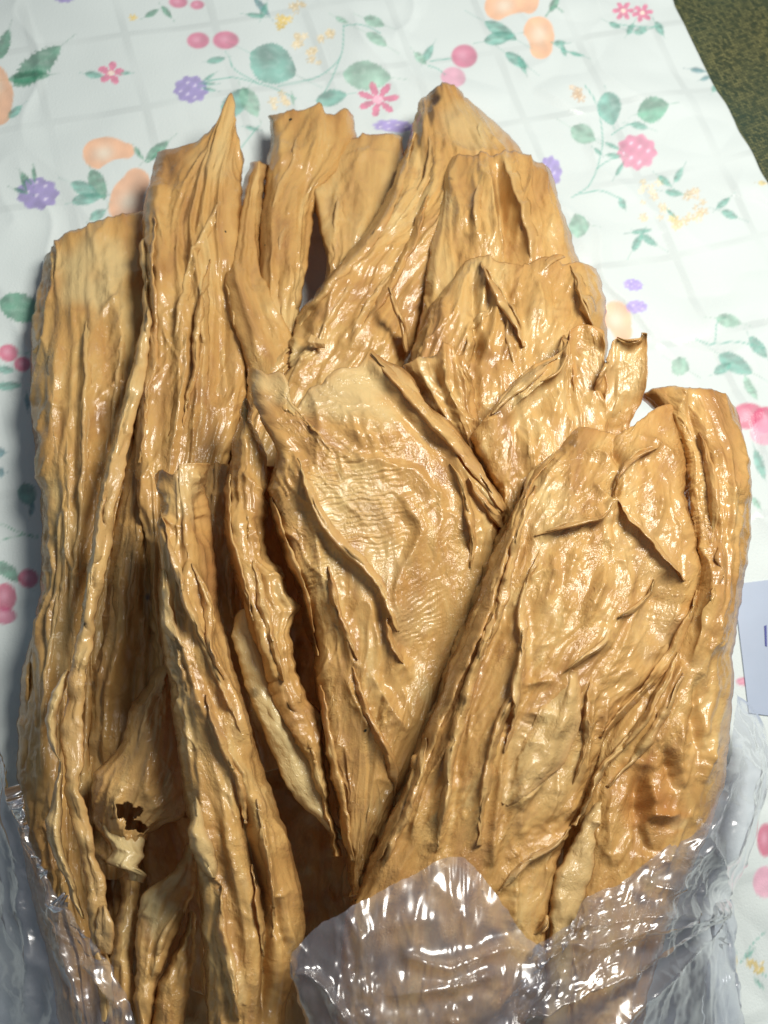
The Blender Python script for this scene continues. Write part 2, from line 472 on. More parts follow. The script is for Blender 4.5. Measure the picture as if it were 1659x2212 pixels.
    leaf(590, 140, 54, 46, 25, TEAL, .10, 8); leaf(508, 225, 42, 24, -50, TEAL, .12); leaf(540, 222, 34, 20, 60, PALE, .1)
    spray(615, 50, 18, YEL * 1.0); spray(652, 88, 14); spray(702, 78, 18); spray(672, 122, 18); spray(645, 20, 16)
    leaf(565, 14, 26, 8, 50, BLUE); leaf(570, 22, 18, 8, -70, TEAL); leaf(552, 33, 20, 6, 8, TEAL)
    leaf(808, 54, 24, 15, 20, PALE); leaf(812, 95, 26, 13, 30, PALE); leaf(738, 48, 16, 6, 30, PALE)
    leaf(792, 168, 52, 30, 5, PALE, .14, 6); leaf(716, 212, 34, 19, -10, TEAL, .14)
    flower(816, 216, 46, PINK, 7, .3, (.78, .5, .6), .8); spray(600, 218, 22); leaf(632, 215, 12, 4, 80, PALE)
    stem([(560, 270), (535, 300), (520, 320)]); leaf(545, 277, 16, 5, 10, TEAL); rasp(850, 274, 46, 14, PURP * 1.2)
    stem([(300, 330), (318, 350), (345, 322)], 2.6, GREEN)
    pear(243, 330, 33, 17, -6, 62, ORNG); leaf(340, 325, 32, 13, -40, GREEN); leaf(298, 330, 14, 6, 60, GREEN)
    pear(285, 420, 40, 28, -70, 60, ORNG * .95)
    rasp(82, 420, 46, 36, PURP * .95)
    for x_, y_, a_ in ((52, 398, 70), (74, 380, 85), (46, 415, 20), (58, 388, 50)): leaf(x_, y_, 18, 5, a_, DGREEN)
    leaf(212, 400, 36, 18, 65, GREEN, .06); leaf(185, 412, 34, 16, 25, TEAL, .06); leaf(188, 432, 34, 13, -12, TEAL, .06); leaf(212, 466, 20, 12, -35, TEAL)
    # upper right
    pear(1108, 10, 30, 24, -5, 62, ORNG * 1.08); pear(1166, 86, 32, 24, 80, 36, ORNG * 1.08)
    leaf(1082, 66, 40, 15, 30, TEAL, .05); leaf(1078, 82, 34, 14, -12, TEAL, .05); leaf(1116, 130, 30, 12, 35, TEAL, .1); leaf(1128, 140, 22, 7, 70, TEAL)
    leaf(1196, 12, 18, 9, -60, GREEN); leaf(1210, 92, 14, 6, 0, TEAL); leaf(1218, 108, 14, 6, 70, TEAL); leaf(1245, 116, 14, 5, 20, TEAL)
    stem([(1178, 36), (1196, 18), (1215, 30)], 2.4, GREEN); stem([(1192, 92), (1230, 112), (1262, 120)])
    berry(1003, 122, 28, 26, PINK * .95); berry(978, 172, 27, 26, LPINK); stem([(975, 128), (945, 130), (930, 134)]); stem([(962, 165), (945, 150), (925, 143)])
    leaf(925, 116, 21, 9, -62, TEAL, .05); leaf(908, 128, 18, 9, 45, PALE, .05)
    flower(1346, 24, 24, PINK * 1.1, 6, 0); flower(1387, 30, 24, PINK * 1.1, 6, .6)
    stem([(1325, 52), (1365, 56), (1400, 60), (1432, 58)]); leaf(1328, 55, 14, 7, 20, TEAL); leaf(1362, 62, 14, 7, -60, TEAL); leaf(1384, 67, 15, 8, -10, TEAL); leaf(1424, 62, 17, 9, 55, TEAL)
    leaf(1508, 150, 17, 6, 10, BLUE); leaf(1527, 166, 14, 5, -20, BLUE); leaf(1545, 188, 12, 7, -60, TEAL); stem([(1500, 148), (1530, 155), (1550, 170)], 2, BLUE)
    stem([(1262, 190), (1290, 230), (1302, 300), (1290, 365)]); stem([(1290, 365), (1310, 350), (1340, 340)]); stem([(1322, 290), (1345, 275), (1365, 268)])
    stem([(1290, 365), (1270, 405), (1235, 428)]); stem([(1250, 420), (1300, 415), (1340, 430)])
    spray(1246, 202, 18, (.62, .46, .32)); leaf(1316, 236, 34, 26, 75, TEAL, .1); leaf(1408, 242, 34, 27, -15, GREEN * 1.3, .12, 6); leaf(1260, 290, 30, 22, 30, PALE, .1); leaf(1380, 274, 19, 8, 15, TEAL); leaf(1290, 330, 10, 5, 40, TEAL)
    rasp(1375, 328, 44, 38, LPINK * np.array((.92, .62, .75)))
    for x_, y_, a_ in ((1322, 318, 30), (1325, 338, 5), (1338, 366, -60)): leaf(x_, y_, 18, 5, a_, TEAL)
    spray(1408, 405, 24, (.68, .58, .40)); spray(1412, 452, 24, (.70, .60, .42)); spray(1500, 458, 26, (.68, .54, .34)); spray(1462, 482, 14, (.68, .54, .30)); spray(1495, 420, 12, (.6, .5, .36))
    leaf(1436, 390, 18, 8, 40, TEAL); leaf(1466, 378, 17, 8, -60, TEAL); leaf(1456, 416, 20, 8, 10, TEAL); leaf(1345, 440, 13, 8, 60, TEAL); leaf(1450, 462, 14, 4, 50, TEAL)
    leaf(1560, 442, 18, 8, -40, TEAL); leaf(1574, 466, 20, 9, 20, TEAL); leaf(1640, 405, 10, 6, 0, YEL)
    leaf(1386, 500, 24, 6, -10, TEAL); leaf(1376, 525, 22, 9, -60, TEAL); leaf(1402, 518, 22, 9, 30, TEAL)
    rasp(1188, 372, 26, 34, PURP * 1.15); leaf(1248, 495, 22, 28, 0, PALE, .1)
    rasp(1365, 620, 22, 14, PURP * 1.5); rasp(1372, 668, 24, 14, PURP * 1.5); pear(1335, 702, 30, 20, 60, 40, ORNG * 1.15)
    stem([(1500, 735), (1540, 745), (1545, 700), (1565, 690)]); stem([(1540, 745), (1600, 740), (1655, 752)]); leaf(1570, 698, 28, 15, 10, PALE, .1)
    leaf(1590, 785, 42, 20, 30, TEAL, .08, 6); leaf(1562, 795, 22, 12, -30, TEAL); leaf(1638, 750, 30, 14, 50, TEAL); leaf(1470, 792, 20, 22, 30, PALE); leaf(1620, 840, 30, 10, 70, PALE)
    berry(1610, 903, 34, 28, RED * 1.1); berry(1650, 912, 32, 28, RED); berry(1648, 938, 32, 26, LPINK); leaf(1640, 1005, 34, 11, 70, TEAL); leaf(1630, 1090, 16, 7, 60, PALE)
    # left side
    leaf(48, 668, 50, 34, 15, DGREEN * 1.4, .16, 6); berry(20, 766, 21, 19, RED * 1.1); berry(50, 790, 18, 16, RED * 1.1)
    stem([(38, 768), (60, 766), (76, 770)]); leaf(14, 802, 20, 9, 5, TEAL); leaf(20, 836, 30, 10, -5, TEAL); leaf(60, 870, 18, 6, 85, BLUE)
    leaf(2, 978, 10, 12, 0, BLUE); leaf(4, 1022, 8, 12, 0, BLUE); leaf(60, 1070, 26, 22, 70, TEAL * .8); leaf(70, 1100, 16, 6, -80, BLUE)
    stem([(0, 1132), (40, 1150), (84, 1165)], 2.4, GREEN); stem([(0, 1172), (30, 1160), (84, 1158)], 2.2, GREEN); leaf(18, 1236, 36, 16, 35, GREEN)
    berry(62, 1250, 22, 20, RED); berry(12, 1290, 24, 30, RED); berry(8, 1330, 28, 18, PINK * .9)
    berry(1606, 1472, 16, 9, PINK)
    # right, below the bag's edge
    berry(1650, 1815, 20, 36, RED); berry(1648, 1905, 26, 34, LPINK); stem([(1600, 2080), (1625, 2040), (1655, 2010)]); stem([(1605, 2110), (1640, 2100), (1659, 2110)])
    spray(1632, 2088, 16, (.62, .46, .12)); leaf(1620, 2060, 14, 5, -50, TEAL); leaf(1640, 2125, 14, 5, 50, TEAL)
    # the print goes on outside the picture
    for k in range(44):
        x_, y_ = rng.uniform(-330, 1500), rng.uniform(-260, 2600)
        if -60 < x_ and -40 < y_: x_ = -60 - rng.uniform(0, 300) if rng.random() < .6 else x_
        if x_ > -60 and y_ > -50: y_ = -60 - rng.uniform(0, 200)
        q_ = rng.randrange(5)
        if q_ == 0: leaf(x_, y_, 44, 28, rng.uniform(0, 360), GREEN)
        elif q_ == 1: berry(x_, y_, 25, 21, PINK); berry(x_ + 44, y_ + 8, 24, 20, RED); leaf(x_ + 20, y_ + 45, 20, 8, 20, TEAL)
        elif q_ == 2: rasp(x_, y_, 40, 34, PURP)
        elif q_ == 3: spray(x_, y_, 24); leaf(x_ + 36, y_, 18, 8, 30, TEAL)
        else: flower(x_, y_, 28, PINK, 5, 1)
    # thin hem turned down onto the mat
    last = X[:, -1:, :]; lc = col[:, -1:, :]
    rows = [X]; cols = [col]
    for dx, dz in ((.0012, .0006), (.0022, .0018), (.0026, .0040)):
        q_ = last + AX2 * dx; q_[..., 2] = np.maximum(last[..., 2] - dz, -.0058); rows.append(q_); cols.append(lc)
    X = np.concatenate(rows, 1); col = np.concatenate(cols, 1)
    UV = np.stack((X[..., 0], X[..., 1]), -1)
    # dense cloth that lies under the bundle is never seen: keep it, it costs little
    me = grid_mesh("tablecloth", X, UV, col, CLOTH)
    return link("tablecloth", me)

cloth = props(build_cloth(), "white tablecloth printed with berries, pears, leaves and small flowers", "tablecloth")

def box_mesh(name, pts8, mat):
    me = bpy.data.meshes.new(name)
    me.from_pydata([tuple(p) for p in pts8], [], [(0, 3, 2, 1), (4, 5, 6, 7), (0, 1, 5, 4), (1, 2, 6, 5), (2, 3, 7, 6), (3, 0, 4, 7)])
    me.materials.append(mat); me.update()
    return me

def tb(a, b, z): return a * AX2 + b * AX1 + np.array((0, 0, z))
aL, aR, bN, bF = EDGE - 1.0, EDGE + .7, -.8, 1.1
fl = link("woven_mat", box_mesh("woven_mat", [tb(aL, bN, -.012), tb(aR, bN, -.012), tb(aR, bF, -.012), tb(aL, bF, -.012),
                                              tb(aL, bN, -.006), tb(aR, bN, -.006), tb(aR, bF, -.006), tb(aL, bF, -.006)], MAT))
fl["kind"] = "structure"

# ------------------------------------------------------------------ the dried tofu skins
ZB = 5.0
ZM = np.zeros((int(2700 / ZB), int(2000 / ZB)))            # top of what has been laid down so far, by sight line
def zmap_add(Q):
    x, y = proj(Q.reshape(-1, 3))
    i = np.clip(((y + 100) / ZB).astype(int), 0, ZM.shape[0] - 1); j = np.clip(((x + 100) / ZB).astype(int), 0, ZM.shape[1] - 1)
    np.maximum.at(ZM, (i, j), Q.reshape(-1, 3)[:, 2])
def zmap(X, Y):
    Mp = np.pad(ZM, 1, mode='edge')
    Mx = np.maximum.reduce([ZM, Mp[:-2, 1:-1], Mp[2:, 1:-1], Mp[1:-1, :-2], Mp[1:-1, 2:]])
    for _ in range(3):
        Mp = np.pad(Mx, 1, mode='edge')
        Mx = (Mp[1:-1, 1:-1] * 2 + Mp[:-2, 1:-1] + Mp[2:, 1:-1] + Mp[1:-1, :-2] + Mp[1:-1, 2:]) / 6
    fy = np.clip((Y + 100) / ZB - .5, 0, ZM.shape[0] - 2); fx = np.clip((X + 100) / ZB - .5, 0, ZM.shape[1] - 2)
    i = fy.astype(int); j = fx.astype(int); ty = fy - i; tx = fx - j
    return (Mx[i, j] * (1 - ty) + Mx[i + 1, j] * ty) * (1 - tx) + (Mx[i, j + 1] * (1 - ty) + Mx[i + 1, j + 1] * ty) * tx

def sheet_points(left, top, right, z, zu=None, bulge=.0, roll=(.02, .02, .008), wroll=(45, 45, 30), step=4.0, seed=1,
                 pleat=(6, .0022), crumple=.0016, folds=(), dips=(), ripples=(), ruffle=3.0, wave=.0025, tpow=5, grain=1.0, lump=.0007, facet=0.0, auto=None, drape=None):
    left = [tuple(p) for p in left]; right = [tuple(p) for p in right]; top = [tuple(p) for p in top]
    top[0] = left[0]; top[-1] = right[0]
    roll = (roll[0] * .75, roll[1] * .75, roll[2] * .35); ruffle = ruffle * 1.4; wroll = tuple(r * .8 for r in wroll)
    Ln = lambda p: float(np.linalg.norm(np.diff(np.array(p, float), axis=0), axis=1).sum())
    wmid = np.linalg.norm(curve(left, np.array([.15, .5, .85])) - curve(right, np.array([.15, .5, .85])), axis=1).max()
    nu = int(np.clip(max(wmid, Ln(top)) / step, 14, 260)); nv = int(np.clip(max(Ln(left), Ln(right)) / step, 16, 520))
    s = np.linspace(0, 1, nu); u1 = s * .5 + (.5 - .5 * np.cos(np.pi * s)) * .5
    v1 = np.linspace(0, 1, nv); v1 = v1 * .9 + v1 ** 2 * .1
    U, V = np.meshgrid(u1, v1)
    L = curve(left, v1); Rr = curve(right, v1); T = curve(top, u1)
    w = ((1 - v1) ** tpow)[:, None, None]
    P = L[:, None] * (1 - U)[..., None] + Rr[:, None] * U[..., None]
    P = P + w * (T - (np.array(left[0]) * (1 - u1)[:, None] + np.array(right[0]) * u1[:, None]))[None]
    PX, PY = P[..., 0], P[..., 1]
    wid = np.linalg.norm(L - Rr, axis=1)[:, None]; wid = np.maximum(wid, 8)
    length = .5 * (Ln(left) + Ln(right))
    S_ = (U - .5) * wid; T_ = V * length                     # sheet coordinates in picture units
    Sm = (U - .5) * wmid * .5 + S_ * .5
    # ragged edges
    ed = np.exp(-U * wid / 30) + np.exp(-(1 - U) * wid / 30)
    sgn = np.where(U < .5, -1, 1)
    PX = PX + ruffle * ed * sgn * (1.3 * noise(T_ / 70, U * 0 + sgn * 3, seed) + .7 * noise(T_ / 22, U * 0 + sgn * 3, seed + 5))
    PY = PY + ruffle * .8 * np.exp(-T_ / 25) * (noise(S_ / 45, 0 * U, seed + 2) + .6 * noise(S_ / 14, 0 * U, seed + 3))
    # coarse shape
    zz = np.interp(V, np.linspace(0, 1, len(z)), z)
    if zu is not None:
        zz = zz + np.interp(U, np.linspace(0, 1, len(zu)), zu)
    zz = zz + bulge * (1 - (2 * U - 1) ** 2)
    def rr(d, w_): 
        q = np.clip(1 - d / w_, 0, 1); return 1 - np.sqrt(np.maximum(0, 1 - q * q * .93))
    wl = np.minimum(wroll[0], wid * .45); wr = np.minimum(wroll[1], wid * .45)
    zz = zz - roll[0] * rr(U * wid, wl) - roll[1] * rr((1 - U) * wid, wr) - roll[2] * rr(T_ + 6 * noise(S_ / 40, 0 * U, seed + 4), wroll[2])
    zz = zz + wave * ed * noise(T_ / 60, sgn * 2.3, seed + 9) * 1.6
    if drape is not None:
        zz = zmap(PX, PY) + drape + zz
    zz = np.maximum(zz, .0015)
    # a few more long thin creases that run with the skin
    folds = list(folds)
    if auto is None: auto = 0 if (facet or wmid < 120) else int(np.clip(length * wmid / 42000, 1, 9))
    ra = random.Random(seed * 7 + 1)
    for i in range(auto):
        v0 = ra.uniform(.06, .72); v1_ = min(.97, v0 + ra.uniform(.12, .38)); u0 = ra.uniform(.24, .76); uu = ra.uniform(-.07, .07)
        tt_ = np.linspace(0, 1, 6)
        iu = np.interp(np.clip(u0 + uu * tt_ + .02 * np.sin(tt_ * 5 + i), .06, .94), u1, np.arange(nu)).astype(int)
        iv = np.interp(v0 + (v1_ - v0) * tt_, v1, np.arange(nv)).astype(int)
        pl_ = [(float(PX[a, b]), float(PY[a, b])) for a, b in zip(iv, iu)]
        q6, q16 = (6, ra.uniform(12, 22)) if ra.random() < .5 else (ra.uniform(12, 18), 6)
        folds.append((pl_, ra.uniform(1.2, 2.2) * float(np.clip(wmid / 160, .4, 1)), q6, q16))
    # creases: a sharp crest, leaning over its steep side
    jit = 4 * noise(Sm / 45, T_ / 60, seed + 30) + 1.5 * noise(Sm / 16, T_ / 20, seed + 31)
    hf = np.zeros_like(U)
    for f in folds:
        pts, A, wp, wm = f[:4]
        d, side, par, gx, gy = polydist(PX + jit * .6, PY + jit, pts, True)
        tl = float(np.clip(55.0 / Ln(pts), .16, .5))
        tp = np.clip(par / tl, 0, 1) * np.clip((1 - par) / tl, 0, 1)
        tp = np.sin(tp * np.pi / 2) * (1 + .3 * noise(par * 7, 0 * par, seed + 33))
        ws = min(wp, wm)
        if A > 0:
            wpp, wmm = max(wp, 2.6 * step), max(wm, 2.6 * step)
            prof = np.where(side >= 0, np.exp(-(d / wpp) ** 1.1), np.exp(-(d / wmm) ** 1.1))
            if ws <= 10:
                sharp = (side >= 0) == (wp < wm)
                prof = prof - .25 * np.where(sharp, np.exp(-((d - 2.6 * wmm if wp > wm else d - 2.6 * wpp) / (1.6 * min(wpp, wmm))) ** 2), 0)
        else:
            prof = np.where(side >= 0, np.exp(-(d / wp) ** 1.5), np.exp(-(d / wm) ** 1.5))
        hf += A * .00092 * tp * prof
    B = at(PX, PY, zz)
    # fine relief
    h = np.zeros_like(U)
    n_pl, a_pl = pleat
    nar = np.clip(wid / 130, .25, 1); a_pl = a_pl * .8 * nar * np.clip(.25 + T_ / 240, .25, 1); crumple = crumple * .85 * np.clip(wid / 90, .35, 1)
    warp = .35 * noise(Sm / 90, T_ / 260, seed + 11) + .12 * noise(Sm / 35, T_ / 90, seed + 12)
    ph = (U + warp * .35) * n_pl
    env = .35 + .65 * np.clip(.5 + noise(Sm / 110, T_ / 330, seed + 13), 0, 1)
    h += a_pl * env * (ridged(ph, T_ / 640, seed + 14, 1.25) * 1.5 - .6)
    h += a_pl * .35 * env * (ridged(ph * 2.1 + 7, T_ / 420, seed + 15, 1.4) * 1.4 - .6)
    mod = np.clip(.45 + 1.1 * noise(Sm / 130, T_ / 170, seed + 16), 0, 1.3)
    mod2 = np.clip(.4 + 1.3 * noise(Sm / 90 + 9, T_ / 120, seed + 26), 0, 1.3)
    cx_, cy_ = Sm + 16 * noise(Sm / 60, T_ / 90, seed + 17), T_ + 18 * noise(Sm / 60, T_ / 90, seed + 18)
    h += crumple * 1.5 * mod * (ridged(cx_ / 85, cy_ / 260, seed + 19, 7.0) - .15)
    h += crumple * 1.0 * mod2 * (ridged(cx_ / 48 + 3, cy_ / 120, seed + 20, 6.0) - .15)
    h += crumple * .55 * noise(cx_ / 60, cy_ / 140, seed + 24)
    h += crumple * .40 * mod2 * (ridged(cx_ / 22, cy_ / 48, seed + 21, 3.0) - .25)
    lm = np.clip(noise(Sm / 150 + 4, T_ / 190, seed + 22) * 1.8 + .1, 0, 1)
    h += lump * 1.0 * lm * (fbm(Sm / 22, T_ / 30, seed + 23, 2))
    h += hf
    if facet:
        rq = random.Random(seed)
        for i in range(9):
            an = rq.uniform(0, math.pi); lam = rq.uniform(60, 190)
            wx = 45 * noise(PX / 130, PY / 130, seed + 60 + i); q = (PX * math.cos(an) + PY * math.sin(an) + wx) / lam + rq.random()
            tri = np.abs(q - np.floor(q) - .5) * 2
            h += facet * lam / 120 * np.clip(.3 + 1.4 * noise(PX / 120 + i * 7, PY / 120, seed + 80 + i), 0, 1) * tri
    for (x, y, r1, r2, A) in dips:
        h += A * .001 * np.exp(-((PX - x) / r1) ** 2 - ((PY - y) / r2) ** 2)
    for (x, y, r1, r2, ang, lam, A) in ripples:
        t = math.radians(ang)
        q = (PX - x) * math.cos(t) + (PY - y) * math.sin(t) + 9 * noise(PX / 50, PY / 50, seed + 40) + 4 * noise(PX / 20, PY / 40, seed + 42)
        h += A * .001 * np.exp(-(((PX - x) / r1) ** 4 + ((PY - y) / r2) ** 4)) * (np.sin(q * 2 * np.pi / lam) + .6 * np.sin(q * 2 * np.pi / (lam * .57) + 1)) * np.clip(.6 + noise(PX / 40, PY / 16, seed + 41), 0, 1.4)
    h *= np.clip(np.minimum(U, 1 - U) * wid / 10, .25, 1)
    # normals of the coarse surface
    dv_ = np.gradient(B, axis=0); du_ = np.gradient(B, axis=1)
    nr = np.cross(dv_, du_); nr /= (np.linalg.norm(nr, axis=-1, keepdims=True) + 1e-12)
    nr *= np.where(nr[..., 2:] < 0, -1, 1)
    # keep displacement mostly upward where the coarse surface is steep
    nr = nr * .6 + np.array((0, 0, .4)); nr /= np.linalg.norm(nr, axis=-1, keepdims=True)
    Q = B + nr * h[..., None] * grain
    Q[..., 2] = np.maximum(Q[..., 2], .0012)
    k = .000225
    UV = np.stack((S_ * k + seed * 1.37, T_ * k + seed * .71), -1)
    EDD = np.minimum(np.minimum(U, 1 - U) * wid * 1.6, T_)
    return Q, UV, PX, PY, folds, EDD

def tone(PX, PY, pale=(), amber=(), dark=(), base=(0, 0, 0), seed=1):
    c = np.zeros(PX.shape + (4,)); c[..., 3] = 1
    for i, lst in enumerate((pale, amber, dark)):
        t = np.full(PX.shape, float(base[i]))
        for (x, y, rx, ry, a) in lst:
            q = ((PX - x) / rx) ** 2 + ((PY - y) / ry) ** 2 + .9 * noise(PX / (rx * .6 + 8), PY / (ry * .6 + 8), seed + 50)
            k_ = np.clip((1.7 - q) / 1.7, 0, 1); t = np.maximum(t, a * k_ * k_ * (3 - 2 * k_))
        c[..., i] = t
    return c

def crease_lip(f, Q, PX, PY, UV, col, seed):
    """thin doubled edge of a crease: rises out of the skin on the gentle side and leans over the steep side"""
    pts, A, wp, wm = f[:4]
    L_ = float(np.linalg.norm(np.diff(np.array(pts), axis=0), axis=1).sum())
    n = int(max(14, L_ / 2.6)); t = np.linspace(0.02, .98, n)
    c = curve(pts, t); tg = np.gradient(c, axis=0); tg /= np.linalg.norm(tg, axis=1, keepdims=True) + 1e-9
    for k in range(3): tg[1:-1] = (tg[:-2] + tg[1:-1] + tg[2:]) / 3
    g = np.stack((tg[:, 1], -tg[:, 0]), -1)                    # to the + side
    if wp > wm: g = -g                                         # now towards the steep side
    s_ = t * L_
    tl = float(np.clip(60.0 / L_, .16, .5))
    tp = np.sin(np.clip(t / tl, 0, 1) * np.clip((1 - t) / tl, 0, 1) * np.pi / 2)
    z0 = 0 * t
    wob = 3.2 * noise(s_ / 46, z0, seed) + 1.4 * noise(s_ / 17, z0, seed + 1)
    c = c + g * wob[:, None]
    hgt = .0026 * min(1, A / 5) * tp * np.clip(.72 + .75 * noise(s_ / 55, z0 + 2, seed + 2) + .25 * noise(s_ / 19, z0 + 4, seed + 3), .12, 1.5)
    back = np.clip(max(wp, wm) * .65, 8, 16)
    off = np.array([-1.0 * back, -.72 * back, -.45 * back, -.2 * back, 0, 2.4, 4.2, 4.8, 4.4])
    ht = np.array([-.35, -.05, .22, .55, .92, 1.06, .95, .62, .20])
    lean = tp[:, None] * np.clip(.75 + .7 * noise(s_ / 60, z0 + 5, seed + 4), .2, 1.4)[:, None]
    X = c[:, None, 0] + g[:, None, 0] * np.where(off > 0, off * lean, off * (.25 + .75 * tp[:, None]))
    Y = c[:, None, 1] + g[:, None, 1] * np.where(off > 0, off * lean, off * (.25 + .75 * tp[:, None]))
    fx, fy = PX.ravel(), PY.ravel()
    lo_x, hi_x, lo_y, hi_y = X.min() - 12, X.max() + 12, Y.min() - 12, Y.max() + 12
    idx = np.where((fx > lo_x) & (fx < hi_x) & (fy > lo_y) & (fy < hi_y))[0]
    if len(idx) < 4: idx = np.arange(len(fx))
    def near(x, y):
        out = np.empty(len(x), int)
        for a in range(0, len(x), 64):
            d2 = (x[a:a+64, None] - fx[idx][None]) ** 2 + (y[a:a+64, None] - fy[idx][None]) ** 2
            out[a:a+64] = idx[d2.argmin(1)]
        return out
    def smooth(v, k):
        for _ in range(k): v[1:-1] = (v[:-2] + 2 * v[1:-1] + v[2:]) / 4
        return v
    ia = near(c[:, 0] - g[:, 0] * back, c[:, 1] - g[:, 1] * back); ic = near(c[:, 0], c[:, 1])
    za = smooth(Q.reshape(-1, 3)[ia, 2].copy(), 4); zc = smooth(Q.reshape(-1, 3)[ic, 2].copy(), 4)
    # the relief shifts points a little against their sight lines: follow it
    qp = np.stack(proj(Q.reshape(-1, 3)[ic]), -1) - np.stack((fx[ic], fy[ic]), -1)
    qp = np.stack((smooth(qp[:, 0].copy(), 8), smooth(qp[:, 1].copy(), 8)), -1)
    k = np.clip((off + back) / back, 0, 1)
    zb = za[:, None] * (1 - k) + zc[:, None] * k
    Z = zb + hgt[:, None] * ht[None] - .0004 - .0014 * (1 - tp[:, None])
    P = at(X + qp[:, :1], Y + qp[:, 1:], Z)
    uv0 = UV.reshape(-1, 2)[ic]
    kk = .000225
    U2 = np.stack((uv0[:, :1] + off[None] * kk, np.repeat(uv0[:, 1:], len(off), 1)), -1)
    cc = np.repeat(col.reshape(-1, 4)[ic][:, None], len(off), 1).copy()
    cc[..., 0] = np.clip(cc[..., 0] + .22 * np.clip(ht, 0, 1)[None], 0, 1)
    return P, U2, cc

def sheet(name, parent=None, pale=(), amber=(), dark=(), base=(0, 0, 0), cuts=(), holes=(), thick=.0005, mat=None, lips=True, **kw):
    Q, UV, PX, PY, allfolds, EDD = sheet_points(**kw)
    col = tone(PX, PY, pale, amber, dark, base, kw.get('seed', 1))
    if mat is None:   # dried-out rims are browner
        rim = .36 * np.exp(-EDD / 10) * np.clip(.55 + .9 * noise(PX / 40, PY / 40, kw.get('seed', 1) + 70), 0, 1)
        col[..., 1] = np.maximum(col[..., 1], rim)
    keep = None
    if cuts or holes:
        fx = (PX[:-1, :-1] + PX[1:, 1:]) / 2; fy = (PY[:-1, :-1] + PY[1:, 1:]) / 2
        keep = np.ones(fx.shape, bool)
        for pts, hw in cuts:
            d, s, t = polydist(fx + 3 * noise(fx / 6, fy / 6, 3), fy, pts); keep &= ~(d < hw * np.sin(np.clip(t, .05, .95) * np.pi) + .3)
        for (x, y, rx, ry) in holes:
            keep &= ((fx - x) / rx) ** 2 + ((fy - y) / ry) ** 2 + 1.0 * noise(fx / 20, fy / 20, 8) > 1
    extra = []
    if mat is None and lips:
        for i, f in enumerate(allfolds):
            if f[1] >= 1.2 and min(f[2], f[3]) <= 9:
                extra.append(crease_lip(f, Q, PX, PY, UV, col, kw.get('seed', 1) * 31 + i))
    if mat is None: zmap_add(Q)
    me = grid_mesh(name, Q, UV, col, mat or YUBA, keep, extra)
    o = link(name, me, parent)
    if thick:
        md = o.modifiers.new("thickness", 'SOLIDIFY'); md.thickness = thick; md.offset = -1
    return o

def fold_strip(parent, pts, w, seed, pale=.15, flip=False, lift=.0010, name="overlapping_fold", amber=0.0):
    """a thin doubled fold lying over the skin below it, one edge standing up a little"""
    n = max(6, len(pts) + 3)
    t = np.linspace(0, 1, n); c = curve(pts, t); tg = np.gradient(c, axis=0); tg /= np.linalg.norm(tg, axis=1, keepdims=True)
    g = np.stack((tg[:, 1], -tg[:, 0]), -1)
    ww = w * (.10 + .90 * np.sin(np.clip(t, .02, .98) * np.pi) ** .6) * (1 + .28 * noise(t * 5, t * 0, seed))
    lf = c - g * ww[:, None] * .5; rt = c + g * ww[:, None] * .5
    prof = [-.0016, -.0002, .0008, .0015, .0017, .0006]
    if flip: prof = prof[::-1]
    return sheet(name, parent, base=(pale, amber, 0), left=lf, top=[tuple(lf[0]), tuple((lf[0] + rt[0]) / 2), tuple(rt[0])], right=rt,
                 z=[-.0026, -.0006, 0, 0, 0, -.0006, -.0026], zu=prof, drape=lift, roll=(0, 0, 0), step=2.8, seed=seed, pleat=(2, .0005), crumple=.0007, lump=.0004, ruffle=2.2, wave=.0010, auto=0)

CAT = "tofu skin"; GRP = "dried tofu skins in the bag"
def skin(label, px, py, z=0.0, name="tofu_skin_sheet"):
    p = at(np.array(float(px)), np.array(float(py)), np.array(z))
    return props(empty(name, tuple(p)), label, CAT, GRP)

# skin added under everything else, so the gap shows dark instead of white cloth
bed = sheet("tofu_skin_sheet", left=[(330, 900), (260, 1300), (220, 1700), (200, 2300)], top=[(330, 900), (700, 800), (1150, 900)],
            right=[(1150, 900), (1300, 1300), (1350, 1700), (1300, 2300)], z=[.012, .016, .014, .010], roll=(.008, .008, .008), step=9, seed=91, pleat=(14, .004), crumple=.003)
props(bed, "skin added beneath the bundle to keep the deep gap dark", CAT, GRP)

# 1 broad skin at the far left
p = skin("broad skin at the far left with a pale rounded top", 180, 500)
sheet("folded_sheet", p, left=[(95, 560), (72, 680), (66, 830), (74, 960), (90, 1120), (86, 1290), (66, 1420), (48, 1600), (42, 1760), (60, 1900), (105, 2080), (150, 2330)],
      top=[(95, 560), (128, 512), (190, 487), (250, 468), (318, 452)],
      right=[(318, 452), (340, 600), (340, 760), (320, 900), (290, 1060), (268, 1200), (250, 1350), (235, 1500), (225, 1700), (220, 1900), (235, 2080), (270, 2330)],
      z=[.020, .032, .036, .036, .034, .030, .028], bulge=.008, roll=(.028, .01, .012), wroll=(60, 40, 40), step=4.0, seed=1, pleat=(8, .0026), crumple=.0020,
      pale=[(205, 590, 85, 85, .75), (120, 1250, 40, 160, .2)], dark=[(95, 545, 14, 24, .5)],
      folds=[([(120, 660), (180, 690), (260, 700), (310, 680)], 2.0, 20, 40), ([(130, 700), (120, 850), (110, 1000), (120, 1150)], 3, 16, 22),
             ([(200, 720), (185, 860), (180, 1000), (190, 1120)], 3.5, 14, 20), ([(270, 560), (262, 700), (250, 850), (225, 1000)], 3, 16, 16),
             ([(110, 1280), (95, 1400), (105, 1550), (100, 1700)], 3.5, 16, 16), ([(150, 1080), (170, 1250), (150, 1420)], 3, 12, 20), ([(180, 1200), (190, 1400), (160, 1600)], -4, 16, 16)])
